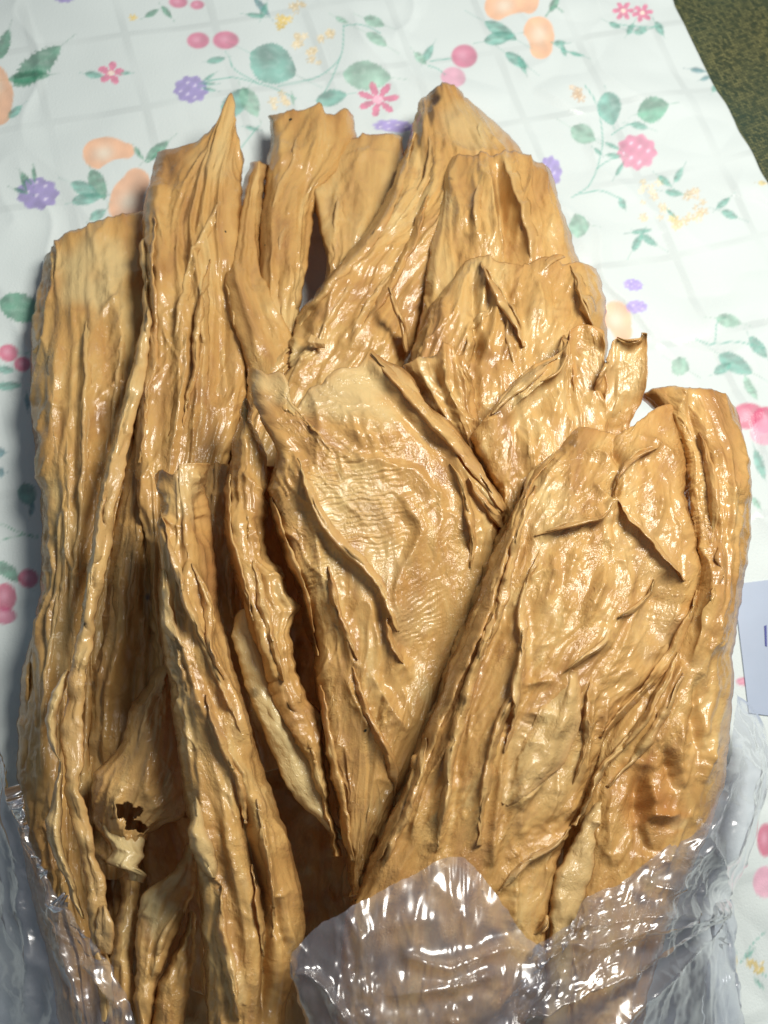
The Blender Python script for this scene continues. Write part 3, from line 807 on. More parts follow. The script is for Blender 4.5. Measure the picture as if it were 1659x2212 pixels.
sheet("side_fold", p, left=[(84, 1330), (48, 1440), (40, 1560), (36, 1700), (60, 1900)], top=[(84, 1330), (95, 1325), (110, 1335)],
      right=[(110, 1335), (88, 1440), (90, 1560), (100, 1700), (120, 1900)], z=[.028, .03, .028, .026], roll=(.018, .004, .004), wroll=(30, 20, 20), step=4, seed=2, pleat=(3, .002), crumple=.001)

# 2 tall left-centre skin with a spiked tip
p = skin("tall skin left of centre with a thin pointed tip", 430, 330)
sheet("folded_sheet", p, left=[(340, 330), (324, 400), (308, 470), (316, 560), (326, 680), (312, 800), (296, 920), (290, 1050), (300, 1180), (310, 1300), (330, 1500), (350, 1700)],
      top=[(340, 330), (372, 318), (410, 312), (450, 288), (478, 245), (500, 200), (508, 222), (506, 262), (512, 300), (528, 345)],
      right=[(528, 345), (520, 420), (520, 520), (530, 640), (545, 760), (530, 880), (500, 980), (470, 1080), (470, 1250), (480, 1450), (490, 1650)],
      z=[.036, .050, .054, .054, .050, .042], bulge=.004, roll=(.022, .02, .006), wroll=(40, 40, 20), step=4.0, seed=3, pleat=(7, .0026), crumple=.0016, tpow=11,
      pale=[(460, 350, 50, 45, .3)],
      folds=[([(355, 345), (345, 450), (348, 560), (350, 700), (325, 860), (318, 1000), (325, 1150)], 5, 16, 30), ([(455, 330), (450, 370), (470, 395), (515, 385)], 2.5, 14, 14),
             ([(480, 430), (440, 510), (410, 570), (400, 640), (380, 760)], 2.6, 20, 8), ([(400, 640), (395, 760), (385, 900), (375, 1010)], 3.5, 14, 14), ([(440, 620), (440, 740), (425, 860), (415, 980)], 4, 12, 16),
             ([(470, 560), (490, 640), (480, 760), (470, 880)], -6, 26, 26), ([(360, 330), (365, 420), (355, 500)], -2.5, 20, 20)])
sheet("inner_fold", p, left=[(455, 660), (420, 760), (412, 860), (405, 960), (415, 1080)], top=[(455, 660), (470, 650), (485, 660)],
      right=[(485, 660), (500, 760), (505, 840), (490, 930), (455, 1080)], z=[.044, .052, .054, .05], roll=(.012, .012, .006), wroll=(24, 24, 20), step=4, seed=4, pleat=(4, .003), crumple=.0015, base=(.15, 0, 0))

fold_strip(p, [(332, 470), (322, 600), (330, 720), (314, 860), (302, 1000)], 26, 201, .1)
fold_strip(p, [(455, 560), (430, 680), (420, 800), (395, 920)], 18, 202, .1, True)
# 3 narrow skin right of it
p = skin("narrow crooked skin squeezed between the spiked one and the flat-topped one", 545, 350)
sheet("folded_sheet", p, left=[(540, 352), (515, 440), (500, 520), (484, 585), (500, 680), (525, 780), (545, 860), (560, 980)],
      top=[(540, 352), (560, 348), (580, 356)], right=[(580, 356), (566, 440), (562, 540), (580, 620), (612, 690), (645, 740), (640, 850), (640, 980)],
      z=[.022, .036, .048, .054, .056, .05], bulge=.006, roll=(.016, .012, .006), wroll=(26, 26, 18), step=4.0, seed=5, pleat=(4, .0026), crumple=.0016,
      folds=[([(505, 560), (520, 620), (545, 700), (560, 790)], 4, 10, 22), ([(560, 600), (580, 680), (610, 750)], 3, 12, 12), ([(490, 580), (505, 660), (528, 760)], 3, 8, 14)])

# 4 flat topped back skin
p = skin("flat-topped skin at the back left of the peaked one", 670, 250)
sheet("folded_sheet", p, left=[(580, 250), (584, 320), (572, 390), (560, 480), (554, 580), (560, 690), (585, 800), (600, 900)],
      top=[(580, 250), (620, 243), (660, 234), (694, 226), (702, 246), (722, 248), (744, 236), (764, 250)],
      right=[(764, 250), (768, 300), (740, 360), (700, 400), (680, 470), (668, 560), (650, 660), (640, 780), (650, 900)],
      z=[.020, .026, .036, .044, .046, .044], bulge=.004, roll=(.016, .016, .004), wroll=(40, 40, 16), step=4.0, seed=6, pleat=(6, .0026), crumple=.0014, tpow=9,
      folds=[([(600, 250), (612, 330), (600, 420), (590, 520), (590, 650), (600, 760)], 4.5, 24, 30), ([(640, 400), (640, 520), (625, 650)], 3, 16, 16), ([(690, 240), (680, 310), (660, 370)], 2.5, 20, 12), ([(655, 360), (668, 450), (660, 560), (640, 680)], -4, 18, 18)])
# 5 the skin behind the peak
p = skin("short crumpled skin tucked behind the left side of the peaked one", 790, 320)
sheet("folded_sheet", p, left=[(700, 330), (668, 360), (674, 430), (690, 500), (706, 560), (690, 640), (650, 720)],
      top=[(700, 330), (740, 305), (790, 292), (835, 290), (870, 298)], right=[(870, 298), (880, 380), (860, 450), (820, 520), (780, 600), (740, 700)],
      z=[.018, .026, .034, .036, .034], bulge=.004, roll=(.012, .004, .006), wroll=(30, 30, 24), step=4.0, seed=7, pleat=(4, .0024), crumple=.0020, base=(.1, 0, 0),
      folds=[([(672, 370), (690, 440), (705, 520), (712, 580)], 4, 20, 10), ([(690, 345), (740, 335), (800, 332), (860, 335)], 2, 16, 16), ([(770, 370), (785, 420), (800, 440)], 2.5, 10, 14), ([(720, 420), (740, 470), (770, 500)], 3, 14, 14), ([(740, 380), (750, 440), (740, 500)], -3, 16, 16)])

# 6 peaked skin running diagonally
p = skin("long skin with a dark-spotted peak, highest in the photograph", 960, 190)
sheet("folded_sheet", p, left=[(908, 232), (892, 275), (876, 330), (850, 400), (815, 480), (770, 545), (715, 610), (660, 660), (636, 700), (626, 735), (580, 775), (545, 810), (520, 900), (505, 1000)],
      top=[(908, 232), (925, 204), (958, 182), (985, 188), (1012, 215)],
      right=[(1012, 215), (1060, 255), (1105, 298), (1130, 330), (1080, 430), (1000, 540), (945, 640), (905, 740), (880, 800), (850, 880), (780, 960), (700, 1020)],
      z=[.030, .044, .054, .058, .060, .060, .058], bulge=.006, roll=(.026, .02, .010), wroll=(45, 50, 30), step=3.8, seed=8, pleat=(8, .0026), crumple=.0018, tpow=12,
      pale=[(1020, 270, 70, 60, .55)], dark=[(938, 212, 14, 20, 1.0), (932, 245, 6, 44, .8), (912, 310, 7, 50, .5), (905, 250, 8, 20, .4)],
      cuts=[([(626, 728), (620, 745), (627, 760), (618, 775), (624, 790), (612, 815)], 4.2)],
      folds=[([(945, 215), (915, 300), (890, 390), (860, 470), (800, 560), (730, 640), (670, 720)], 5, 18, 40), ([(985, 240), (960, 330), (930, 430), (900, 520)], 2.5, 18, 18),
             ([(930, 330), (905, 420), (880, 520), (830, 620), (770, 700)], -5, 16, 22), ([(890, 500), (850, 600), (800, 690), (740, 780)], 4, 16, 18), ([(900, 600), (860, 690), (800, 780)], 4, 14, 16),
             ([(680, 640), (740, 600), (790, 560)], 2.5, 12, 14), ([(700, 700), (660, 760), (640, 830)], 3, 12, 16), ([(960, 320), (1010, 330), (1100, 330)], 2.5, 14, 14), ([(1000, 235), (990, 270), (1010, 320)], 1.5, 10, 10), ([(1040, 255), (1035, 290), (1050, 330)], 1.5, 12, 8)],
      dips=[(860, 660, 40, 60, -6)])
fold_strip(p, [(895, 285), (862, 390), (822, 480), (752, 570), (682, 650), (645, 705)], 30, 203, .15, True)
fold_strip(p, [(925, 420), (890, 520), (840, 620), (780, 710)], 22, 204, .05)
fl_ = sheet("loose_flake", p, left=[(672, 722), (668, 738), (682, 752)], top=[(672, 722), (684, 730), (700, 732)], right=[(700, 732), (702, 740), (696, 752)],
      z=[.072, .073, .072], roll=(0, 0, 0), step=2.5, seed=61, pleat=(2, .0006), crumple=.0006, wave=.001, base=(.4, 0, 0))
sheet("thin_curl", p, left=[(836, 622), (846, 660), (862, 700), (872, 760)], top=[(836, 622), (840, 620), (845, 622)], right=[(845, 622), (860, 662), (876, 700), (884, 760)],
      z=[.082, .078, .072, .066], roll=(.004, .004, 0), wroll=(6, 6, 4), step=2.5, seed=62, pleat=(1, .0004), crumple=.0003, base=(.25, .1, 0), ruffle=1)

# 7 right-back skin
p = skin("pleated skin right of the peak, with a wide square-shouldered top", 1080, 340)
sheet("folded_sheet", p, left=[(962, 348), (945, 420), (925, 510), (914, 600), (908, 680), (890, 770), (890, 900)],
      top=[(962, 348), (985, 336), (1012, 340), (1045, 330), (1066, 340), (1090, 328), (1135, 332), (1160, 352), (1186, 362)],
      right=[(1186, 362), (1204, 420), (1228, 490), (1250, 560), (1290, 640), (1280, 760), (1250, 900)],
      z=[.056, .066, .070, .070, .066], bulge=.006, roll=(.026, .03, .008), wroll=(45, 55, 22), step=3.8, seed=9, pleat=(7, .0024), crumple=.0018,
      folds=[([(968, 350), (975, 400), (990, 440), (985, 520)], 2.5, 20, 12), ([(1050, 345), (1060, 420), (1070, 500), (1075, 560)], 5, 10, 24), ([(1075, 350), (1085, 430), (1095, 520), (1090, 600)], -6, 16, 12),
             ([(1085, 335), (1110, 420), (1135, 500), (1145, 580)], 5, 30, 9), ([(1160, 355), (1190, 440), (1215, 540)], 3.5, 18, 20), ([(1030, 420), (1025, 500), (1030, 580)], 3, 12, 16)],
      dark=[(975, 392, 5, 4, .8)])

# 8 middle right skin
p = skin("glossy skin below the pleated one, split by a dark vertical crease", 1100, 575)
sheet("folded_sheet", p, left=[(985, 585), (950, 630), (925, 680), (900, 730), (885, 780), (900, 860), (940, 960), (1000, 1050)],
      top=[(985, 585), (1010, 562), (1036, 556), (1090, 566), (1130, 574), (1170, 556), (1215, 572), (1250, 566), (1288, 580)],
      right=[(1288, 580), (1304, 630), (1309, 700), (1308, 780), (1290, 860), (1240, 940), (1180, 1050)],
      z=[.076, .084, .086, .084, .078], bulge=.006, roll=(.024, .028, .006), wroll=(45, 45, 20), step=3.2, seed=10, pleat=(7, .0028), crumple=.0018,
      folds=[(R(6, (500, 700), (470, 830), (480, 1000), (490, 1150), (500, 1300)), -7, 16, 10), (R(6, (510, 660), (560, 780), (650, 910), (720, 1040), (770, 1180)), 5, 8, 40),
             (R(6, (620, 780), (700, 900), (740, 960)), -3, 12, 12), (R(6, (850, 760), (880, 900), (900, 1050)), 3.5, 14, 16), (R(6, (950, 760), (970, 900), (980, 1050)), -4, 18, 14),
             (R(6, (1050, 700), (1100, 850), (1160, 1000), (1190, 1080)), 4, 22, 8), (R(6, (520, 950), (530, 1100), (600, 1300)), 4, 16, 14), (R(6, (300, 850), (280, 960), (300, 1060)), 3, 14, 18),
             (R(6, (860, 760), (930, 690), (1020, 640)), 3, 14, 8), (R(6, (620, 930), (660, 1050), (690, 1180)), -4, 16, 10)],
      dips=[(1055, 660, 14, 50, -3)])
fold_strip(p, R(6, (520, 670), (570, 790), (650, 910), (720, 1030), (780, 1180)), 20, 205, .2, True)
fold_strip(p, R(6, (1050, 690), (1090, 830), (1150, 980), (1190, 1070)), 13, 206, .3)
# 9 crumple between
p = skin("small crumpled skin with curled dark tips, tucked behind the wide pale-topped one", 950, 790)
sheet("folded_sheet", p, left=[(870, 790), (900, 840), (960, 930), (1020, 1020), (1070, 1090)], top=[(870, 790), (905, 772), (940, 765), (965, 742), (985, 760), (1020, 820)],
      right=[(1020, 820), (1030, 880), (1050, 950), (1080, 1020), (1110, 1100)], z=[.098, .094, .09, .086], bulge=.004, roll=(.012, .012, .006), wroll=(30, 30, 16), step=3.2, seed=11, pleat=(4, .003), crumple=.0026, tpow=4,
      dark=[(933, 762, 12, 9, .8), (915, 775, 8, 6, .4)], folds=[([(960, 750), (955, 800), (970, 860)], 5, 10, 16), ([(985, 770), (1000, 830), (1015, 870)], 4, 12, 14), ([(930, 790), (960, 830), (985, 860)], -4, 14, 14)])

# 10 skin with upstanding flaps
p = skin("skin with two upturned translucent flaps, behind the nearest one at right", 1250, 740)
sheet("folded_sheet", p, left=[(1014, 945), (1040, 1000), (1070, 1055), (1085, 1120), (1080, 1250)], top=[(1014, 945), (1050, 900), (1100, 840), (1160, 785), (1215, 760), (1234, 712), (1268, 704), (1306, 714)],
      right=[(1306, 714), (1306, 780), (1310, 860), (1310, 930), (1280, 1000), (1250, 1250)], z=[.104, .102, .100, .096], bulge=.004, roll=(.012, .004, .0), wroll=(30, 20, 16), step=3.2, seed=12, pleat=(5, .0022), crumple=.0016, tpow=3,
      pale=[(1110, 850, 60, 45, .45), (1260, 800, 40, 60, .25)],
      folds=[(R(6, (1010, 1120), (1020, 1250), (960, 1360), (880, 1400), (760, 1500), (640, 1640)), 4, 9, 26), (R(6, (560, 1590), (680, 1480), (850, 1350), (950, 1310)), 2.5, 10, 20),
             (R(6, (470, 1650), (560, 1640), (640, 1600)), 3.5, 12, 18), (R(6, (1010, 1280), (1000, 1420), (960, 1550), (930, 1680)), 3, 14, 18), (R(6, (1090, 1350), (1060, 1480), (1100, 1600)), -3, 18, 14), (R(6, (880, 1640), (860, 1740), (820, 1860)), 3, 14, 14)],
      dark=[(1072, 894, 9, 7, .5)])
sheet("upturned_flap", p, left=[(1308, 800), (1290, 830), (1270, 890), (1260, 960), (1250, 1050)], top=[(1308, 800), (1315, 770), (1330, 733), (1350, 738), (1372, 735), (1386, 719), (1397, 722)],
      right=[(1397, 722), (1398, 780), (1390, 850), (1365, 910), (1340, 1050)], z=[.112, .106, .100, .096], bulge=-.002, roll=(.004, -.001, -.001), wroll=(24, 24, 12), step=3.0, seed=13, pleat=(3, .0016), crumple=.0012, tpow=3,
      pale=[(1340, 800, 60, 60, .35)], dark=[(1388, 728, 12, 8, .55), (1335, 740, 8, 6, .4)], folds=[(R(6, (1330, 1120), (1380, 1150), (1440, 1140), (1500, 1100)), 3, 8, 8)])
sheet("upturned_flap", p, left=[(1232, 716), (1236, 770), (1240, 830), (1245, 900), (1255, 1000)], top=[(1232, 716), (1250, 704), (1280, 704), (1305, 720)],
      right=[(1305, 720), (1304, 770), (1310, 830), (1300, 900), (1290, 1000)], z=[.112, .106, .101, .097], bulge=-.002, roll=(.0, -.001, -.001), wroll=(20, 20, 10), step=3.0, seed=14, pleat=(3, .0014), crumple=.001)

fold_strip(p, R(6, (1010, 1110), (1025, 1220), (970, 1330), (880, 1390)), 14, 208, .2)
fold_strip(p, R(6, (580, 1580), (700, 1450), (850, 1330), (960, 1250)), 26, 209, .4, True)
# 11 wide centre skin
p = skin("wide glossy skin in the middle with a pale torn top and a rolled right edge", 780, 800)
sheet("folded_sheet", p,
      left=R(1, (140, 140), (150, 280), (210, 420), (285, 570), (265, 700), (250, 800), (270, 920), (310, 1060), (350, 1180), (410, 1300), (435, 1390)) + [(676, 1370), (680, 1473), (693, 1539), (706, 1620), (725, 1712), (745, 1840), (768, 1960)],
      top=R(1, (140, 140), (180, 155), (240, 188), (300, 185), (336, 215), (338, 300), (322, 365), (380, 372), (440, 300), (470, 250), (520, 240), (560, 190), (610, 155), (720, 138), (748, 100), (782, 42)),
      right=R(1, (782, 42), (860, 108), (960, 160), (1030, 250), (1090, 350), (1200, 440), (1300, 560), (1370, 680), (1450, 800), (1500, 880), (1470, 980), (1450, 1080), (1420, 1200)) + [(1050, 1330), (1000, 1450), (940, 1580), (890, 1690), (840, 1790), (800, 1880), (790, 1960)],
      z=[.104, .108, .106, .102, .098, .092, .086, .08], bulge=.006, roll=(.030, .014, .004), wroll=(36, 34, 12), step=3.1, auto=0, lips=False, seed=15, pleat=(6, .0014), crumple=.0011, tpow=7, lump=.0005,
      pale=[(760, 850, 120, 70, .7), (590, 830, 50, 50, .6), (760, 1080, 90, 90, .35), (820, 1220, 60, 60, .45), (880, 1330, 60, 50, .35)], amber=[(870, 1290, 20, 60, .15)],
      folds=[(R(1, (760, 90), (850, 210), (950, 310), (1030, 400), (1130, 490), (1200, 570), (1240, 680), (1340, 790), (1470, 930)), 4.5, 34, 7),
             (R(1, (380, 600), (430, 720), (470, 850), (520, 980), (600, 1070), (690, 1150), (780, 1250), (850, 1370), (890, 1470), (930, 1600)), 4.5, 26, 8),
             (R(1, (690, 540), (720, 620), (830, 640), (950, 680), (1030, 700), (1090, 780), (1170, 840), (1180, 890)), 3, 9, 22), (R(1, (950, 810), (980, 900), (1030, 960), (1040, 1030), (1000, 1110), (950, 1180), (920, 1270), (910, 1380), (940, 1480)), 3.6, 26, 7),
             (R(1, (1180, 620), (1240, 720), (1280, 830), (1300, 950), (1290, 1080)), 4, 12, 16), (R(1, (460, 240), (500, 380), (510, 480), (500, 620), (510, 700)), 2.0, 22, 9),
             (R(1, (160, 200), (210, 360), (300, 500), (350, 640), (400, 760), (420, 900)), 3.5, 20, 26), (R(1, (560, 1180), (590, 1350), (620, 1480), (700, 1659)), 3, 10, 16), (R(1, (450, 900), (500, 1060), (530, 1250), (560, 1400)), 3, 12, 20),
             (R(1, (520, 370), (620, 400), (760, 430), (900, 440), (1000, 430)), 1.6, 14, 14), (R(1, (560, 450), (700, 490), (850, 520), (960, 500)), 1.6, 12, 16), (R(1, (1330, 900), (1360, 1050), (1340, 1200)), 3, 14, 14),
             (R(1, (190, 170), (300, 190), (340, 260), (310, 370)), 2, 10, 10), (R(1, (870, 1470), (890, 1600), (960, 1700), (1020, 1780)), 4, 10, 18), ([(690, 1500), (715, 1600), (735, 1720), (760, 1850)], 3.5, 12, 14), ([(740, 1450), (790, 1560), (850, 1660)], 3.5, 12, 14), ([(800, 1450), (850, 1540), (880, 1580)], 3.5, 9, 18)],
      ripples=[(770, 1090, 120, 120, 82, 11, .35), (900, 1320, 60, 70, 60, 10, .45), (600, 1080, 40, 50, 50, 10, .35), (690, 1240, 50, 50, 60, 10, .35)],
      dips=[(930, 1400, 70, 120, -5)])
for k, (q, w, pl_, fp) in enumerate([
        (R(1, (785, 70), (900, 190), (1010, 300), (1090, 400), (1190, 500), (1280, 600), (1360, 710), (1430, 820), (1490, 900)), 30, .15, True),
        (R(1, (400, 620), (450, 760), (500, 880), (560, 990), (650, 1090), (760, 1190), (840, 1290), (880, 1400), (930, 1530)), 26, .2, True),
        (R(1, (255, 830), (305, 1000), (375, 1180), (425, 1330), (455, 1500), (505, 1659)), 24, .15, False),
        (R(1, (1200, 650), (1260, 760), (1300, 900), (1320, 1050), (1300, 1250)), 18, .1, True), (R(1, (1300, 720), (1380, 850), (1450, 950), (1490, 1000)), 20, .15, True),
        (R(1, (560, 1190), (600, 1380), (640, 1500), (710, 1680)), 20, .1, False), ([(690, 1480), (705, 1580), (725, 1680), (745, 1780), (760, 1860)], 26, .1, False), ([(760, 1440), (800, 1560), (850, 1660), (850, 1740)], 22, .05, False),
        (R(1, (870, 1460), (890, 1580), (960, 1700)), 16, .1, True)]):
    fold_strip(p, q, w, 220 + k, pl_, fp)
# 12 layer left of centre
p = skin("skin with a frilled right edge, between the wide middle one and the left front one", 520, 900)
sheet("folded_sheet", p, left=[(520, 880), (500, 960), (490, 1060), (486, 1160), (500, 1230), (520, 1300), (545, 1380), (580, 1480), (610, 1560), (650, 1650), (690, 1740), (720, 1850)],
      top=[(520, 880), (530, 860), (545, 880)], right=[(545, 880), (565, 960), (580, 1040)] + R(5, (850, 300), (852, 370), (838, 560), (875, 690), (960, 800), (1000, 930), (1060, 1000), (1020, 1150), (1015, 1300), (1055, 1470), (1110, 1600), (1195, 1720), (1215, 1850), (1245, 2212)) + [(740, 1850)],
      z=[.088, .090, .092, .092, .088, .082, .076], bulge=.006, roll=(.022, .006, .006), wroll=(40, 14, 16), step=3.0, lips=False, seed=16, pleat=(5, .0022), crumple=.0016, ruffle=5,
      folds=[(R(5, (640, 300), (650, 560), (700, 800), (780, 1000), (850, 1250), (930, 1500)), 5, 16, 16), (R(5, (720, 380), (760, 540), (820, 650)), 4, 12, 12), (R(5, (760, 350), (800, 520), (850, 700), (930, 850)), -3.5, 12, 12),
             (R(5, (840, 1380), (900, 1550), (1000, 1750), (1120, 1950)), 4, 22, 8), (R(5, (660, 80), (740, 180), (850, 290)), 3, 7, 14), (R(5, (820, 640), (900, 850), (990, 1000)), 3, 12, 16), (R(5, (600, 350), (620, 600), (690, 850), (720, 980)), -4, 14, 14)])
fold_strip(p, R(5, (600, 130), (590, 350), (600, 570), (660, 760), (710, 930), (760, 1100)), 18, 241, .3)
fold_strip(p, R(5, (760, 700), (800, 900), (850, 1100), (900, 1300), (960, 1500)), 20, 242, .1)
sheet("pale_inner_strip", p, left=R(5, (655, 1040), (622, 1200), (640, 1330), (700, 1500), (750, 1650), (830, 1850), (920, 2060), (1000, 2230)) + [(690, 1775), (735, 1815)],
      top=R(5, (655, 1040), (700, 1020), (745, 1060)), right=R(5, (745, 1060), (790, 1200), (835, 1350), (900, 1520), (960, 1680), (1050, 1830), (1130, 1970), (1230, 2180)) + [(715, 1760), (745, 1812)],
      z=[.086, .088, .086, .08, .076], bulge=.002, roll=(.003, .002, .001), wroll=(20, 20, 12), step=3.0, seed=17, pleat=(2, .001), crumple=.0006, base=(.95, 0, 0), lump=.0004, ruffle=3,
      dark=[(548, 1497, 14, 10, .55)], folds=[(R(5, (730, 1200), (790, 1400), (870, 1600), (960, 1850), (1060, 2100)), 1.2, 16, 22)], wave=.0012, lips=False)
# 13 brown skin in the shadow between
p = skin("brown skin in shadow behind the left front one, showing two pale ridges", 480, 1100)
sheet("folded_sheet", p, left=[(430, 1020), (400, 1150), (400, 1300), (420, 1500), (470, 1700)], top=[(430, 1020), (470, 1000), (505, 1010)], right=[(505, 1010), (520, 1150), (540, 1300), (590, 1450), (640, 1650)],
      z=[.062, .066, .066, .06, .05], bulge=.004, roll=(.01, .01, .004), step=4, seed=18, pleat=(4, .003), crumple=.0016,
      folds=[(R(5, (440, 690), (490, 900), (540, 1060), (585, 1190)), 6, 12, 12), (R(5, (580, 600), (640, 800), (700, 960)), 5, 12, 12)])

# 14 left front skin
p = skin("long narrow skin at the front left with a curled squared-off top", 400, 1015)
sheet("folded_sheet", p, left=[(335, 1024), (346, 1090), (348, 1150), (345, 1224), (345, 1335), (351, 1407), (366, 1473), (374, 1555), (384, 1620), (394, 1706), (408, 1780), (416, 1840), (432, 1920), (434, 1990), (440, 2080), (446, 2170), (450, 2300)],
      top=[(335, 1024), (352, 1014), (374, 1024), (390, 1005), (425, 1000), (457, 1004)],
      right=[(457, 1004), (446, 1056), (456, 1100), (464, 1180), (470, 1276), (486, 1368), (505, 1440), (530, 1520), (550, 1600), (580, 1690), (606, 1765), (632, 1840), (650, 1920), (660, 2000), (645, 2080), (620, 2160), (600, 2300)],
      z=[.098, .100, .100, .100, .098, .094, .090, .084], bulge=.008, roll=(.026, .034, -.002), wroll=(26, 46, 14), step=3.0, lips=False, seed=19, pleat=(5, .0016), crumple=.0013, tpow=10, lump=.0009,
      pale=[(400, 1060, 40, 60, .5), (372, 1420, 30, 150, .4), (395, 1580, 30, 90, .4)], amber=[(470, 1180, 30, 80, .25)],
      folds=[(R(5, (160, 350), (220, 620), (290, 850), (340, 1060), (420, 1200), (480, 1340), (560, 1520), (640, 1750), (740, 2000)), 6, 12, 22), (R(5, (330, 700), (400, 850), (450, 1000), (462, 1110), (470, 1250)), 5, 7, 16),
             (R(5, (150, 1000), (210, 1150), (300, 1260), (340, 1400), (400, 1600), (480, 1800)), 4, 9, 22), (R(4, (1190, 900), (1210, 1100), (1270, 1350), (1300, 1600), (1310, 2029)), -9, 12, 12), (R(4, (1250, 900), (1280, 1100), (1310, 1300), (1330, 1500)), 5, 10, 10),
             (R(4, (1000, 400), (1080, 650), (1180, 820), (1210, 900)), 4, 9, 14), (R(5, (370, 100), (390, 200), (440, 260)), 3, 9, 9), (R(5, (110, 150), (150, 240), (140, 320)), 3, 8, 10), (R(5, (170, 380), (230, 460), (300, 500)), 3, 6, 12),
             (R(4, (1080, 1350), (1090, 1600), (1150, 1780), (1170, 2000)), 4, 12, 16), (R(5, (250, 750), (290, 950), (320, 1180)), -4, 10, 12), (R(4, (1340, 1350), (1380, 1600), (1420, 1720)), -4, 12, 12), (R(5, (390, 150), (420, 350), (430, 600)), -6, 24, 20), (R(4, (960, 700), (1000, 1000), (1050, 1250)), 3, 14, 10)])
for k, (q, w, pl_, fp) in enumerate([
        (R(5, (150, 380), (220, 640), (290, 870), (350, 1080), (430, 1230), (500, 1400), (590, 1620), (680, 1850)), 20, .2, True), (R(5, (350, 720), (410, 870), (450, 1010), (470, 1150), (480, 1300), (560, 1480)), 18, .15, False),
        (R(5, (165, 760), (170, 950), (190, 1100), (265, 1240), (325, 1340)), 28, .6, False), (R(4, (1255, 930), (1285, 1150), (1325, 1380), (1335, 1600)), 14, .2, False), (R(4, (1230, 1250), (1270, 1480), (1290, 1700)), 14, .1, True),
        (R(4, (1010, 420), (1090, 680), (1180, 880), (1200, 1050)), 20, .15, True), (R(4, (1080, 1350), (1085, 1600), (1130, 1800), (1160, 2010)), 26, .05, False)]):
    fold_strip(p, q, w, 250 + k, pl_, fp)
sheet("curled_edge_lobe", p, left=R(4, (930, 900), (925, 1000), (922, 1100), (945, 1200), (975, 1275), (1010, 1310)), top=R(4, (930, 900), (955, 890), (980, 900)), right=R(4, (980, 900), (1000, 1000), (1010, 1100), (1050, 1200), (1075, 1270), (1072, 1320)),
      z=[.100, .104, .106, .104, .1], bulge=.004, roll=(.006, .002, .002), wroll=(16, 10, 10), step=2.8, seed=20, pleat=(2, .001), crumple=.0008, base=(.6, 0, 0), lump=.0012)

# 15 narrow twisted strip at left
p = skin("narrow twisted strip hanging down the left side of the bundle", 300, 750)
sheet("strip", p, left=[(304, 520), (308, 610), (304, 700), (285, 800), (262, 900), (236, 990), (212, 1100), (188, 1240), (172, 1360), (152, 1450), (137, 1540), (132, 1600), (140, 1680), (150, 1760), (172, 1840), (186, 1920), (192, 2000), (205, 2080), (225, 2300)],
      top=[(304, 520), (310, 514), (318, 520)], right=[(318, 520), (326, 610), (326, 694), (318, 800), (292, 910), (272, 1000), (252, 1100), (228, 1240), (204, 1360), (190, 1450), (180, 1540), (182, 1620), (170, 1690), (192, 1760), (208, 1840), (230, 1920), (226, 1990), (238, 2080), (255, 2300)],
      z=[.046, .060, .066, .072, .072, .072, .072, .070, .066], bulge=.001, roll=(.003, .003, .001), wroll=(18, 18, 10), step=2.8, seed=21, pleat=(3, .0014), crumple=.0009, base=(.28, 0, 0), ruffle=3,
      folds=[([(300, 760), (270, 900), (230, 1050), (205, 1220), (180, 1400)], 3, 8, 8)])
sheet("curled_edge", p, left=[(140, 1450), (112, 1500), (96, 1545), (104, 1590), (126, 1650), (112, 1720), (98, 1775), (108, 1830), (140, 1900), (168, 1970)],
      top=[(140, 1450), (144, 1446), (150, 1450)], right=[(150, 1450), (134, 1510), (124, 1560), (126, 1610), (134, 1655), (134, 1730), (132, 1790), (142, 1850), (165, 1920), (182, 1985)],
      z=[.066, .070, .070, .068, .064], bulge=.003, roll=(.002, .006, 0), wroll=(8, 12, 6), step=2.6, seed=22, pleat=(1, .0006), crumple=.0004, base=(.55, 0, 0), ruffle=2)
sheet("tail", p, left=[(212, 1960), (204, 2020), (216, 2060)], top=[(212, 1960), (224, 1955), (236, 1968)], right=[(236, 1968), (248, 2010), (240, 2062)], z=[.074, .074, .07], roll=(.004, .004, .002), wroll=(10, 10, 8), step=2.6, seed=23, pleat=(1, .0008), crumple=.0008, base=(.4, 0, 0))

# 16 dim skins inside the left side
p = skin("dim greyish skin behind the twisted strip, deep on the left side", 290, 1250)
sheet("folded_sheet", p, left=[(300, 900), (262, 1050), (238, 1200), (215, 1350), (195, 1500), (190, 1700), (200, 1900)], top=[(300, 900), (320, 890), (345, 900)], right=[(345, 900), (340, 1050), (350, 1200), (355, 1350), (360, 1500), (330, 1700), (300, 1900)],
      z=[.044, .046, .044, .04, .034], bulge=.004, roll=(.012, .012, .004), step=4, seed=24, pleat=(6, .004), crumple=.0016,
      folds=[([(270, 1180), (262, 1350), (240, 1500), (225, 1650)], 6, 12, 12), ([(310, 1250), (300, 1400), (280, 1560)], -5, 12, 12)], dark=[(320, 1287, 7, 7, .9)])
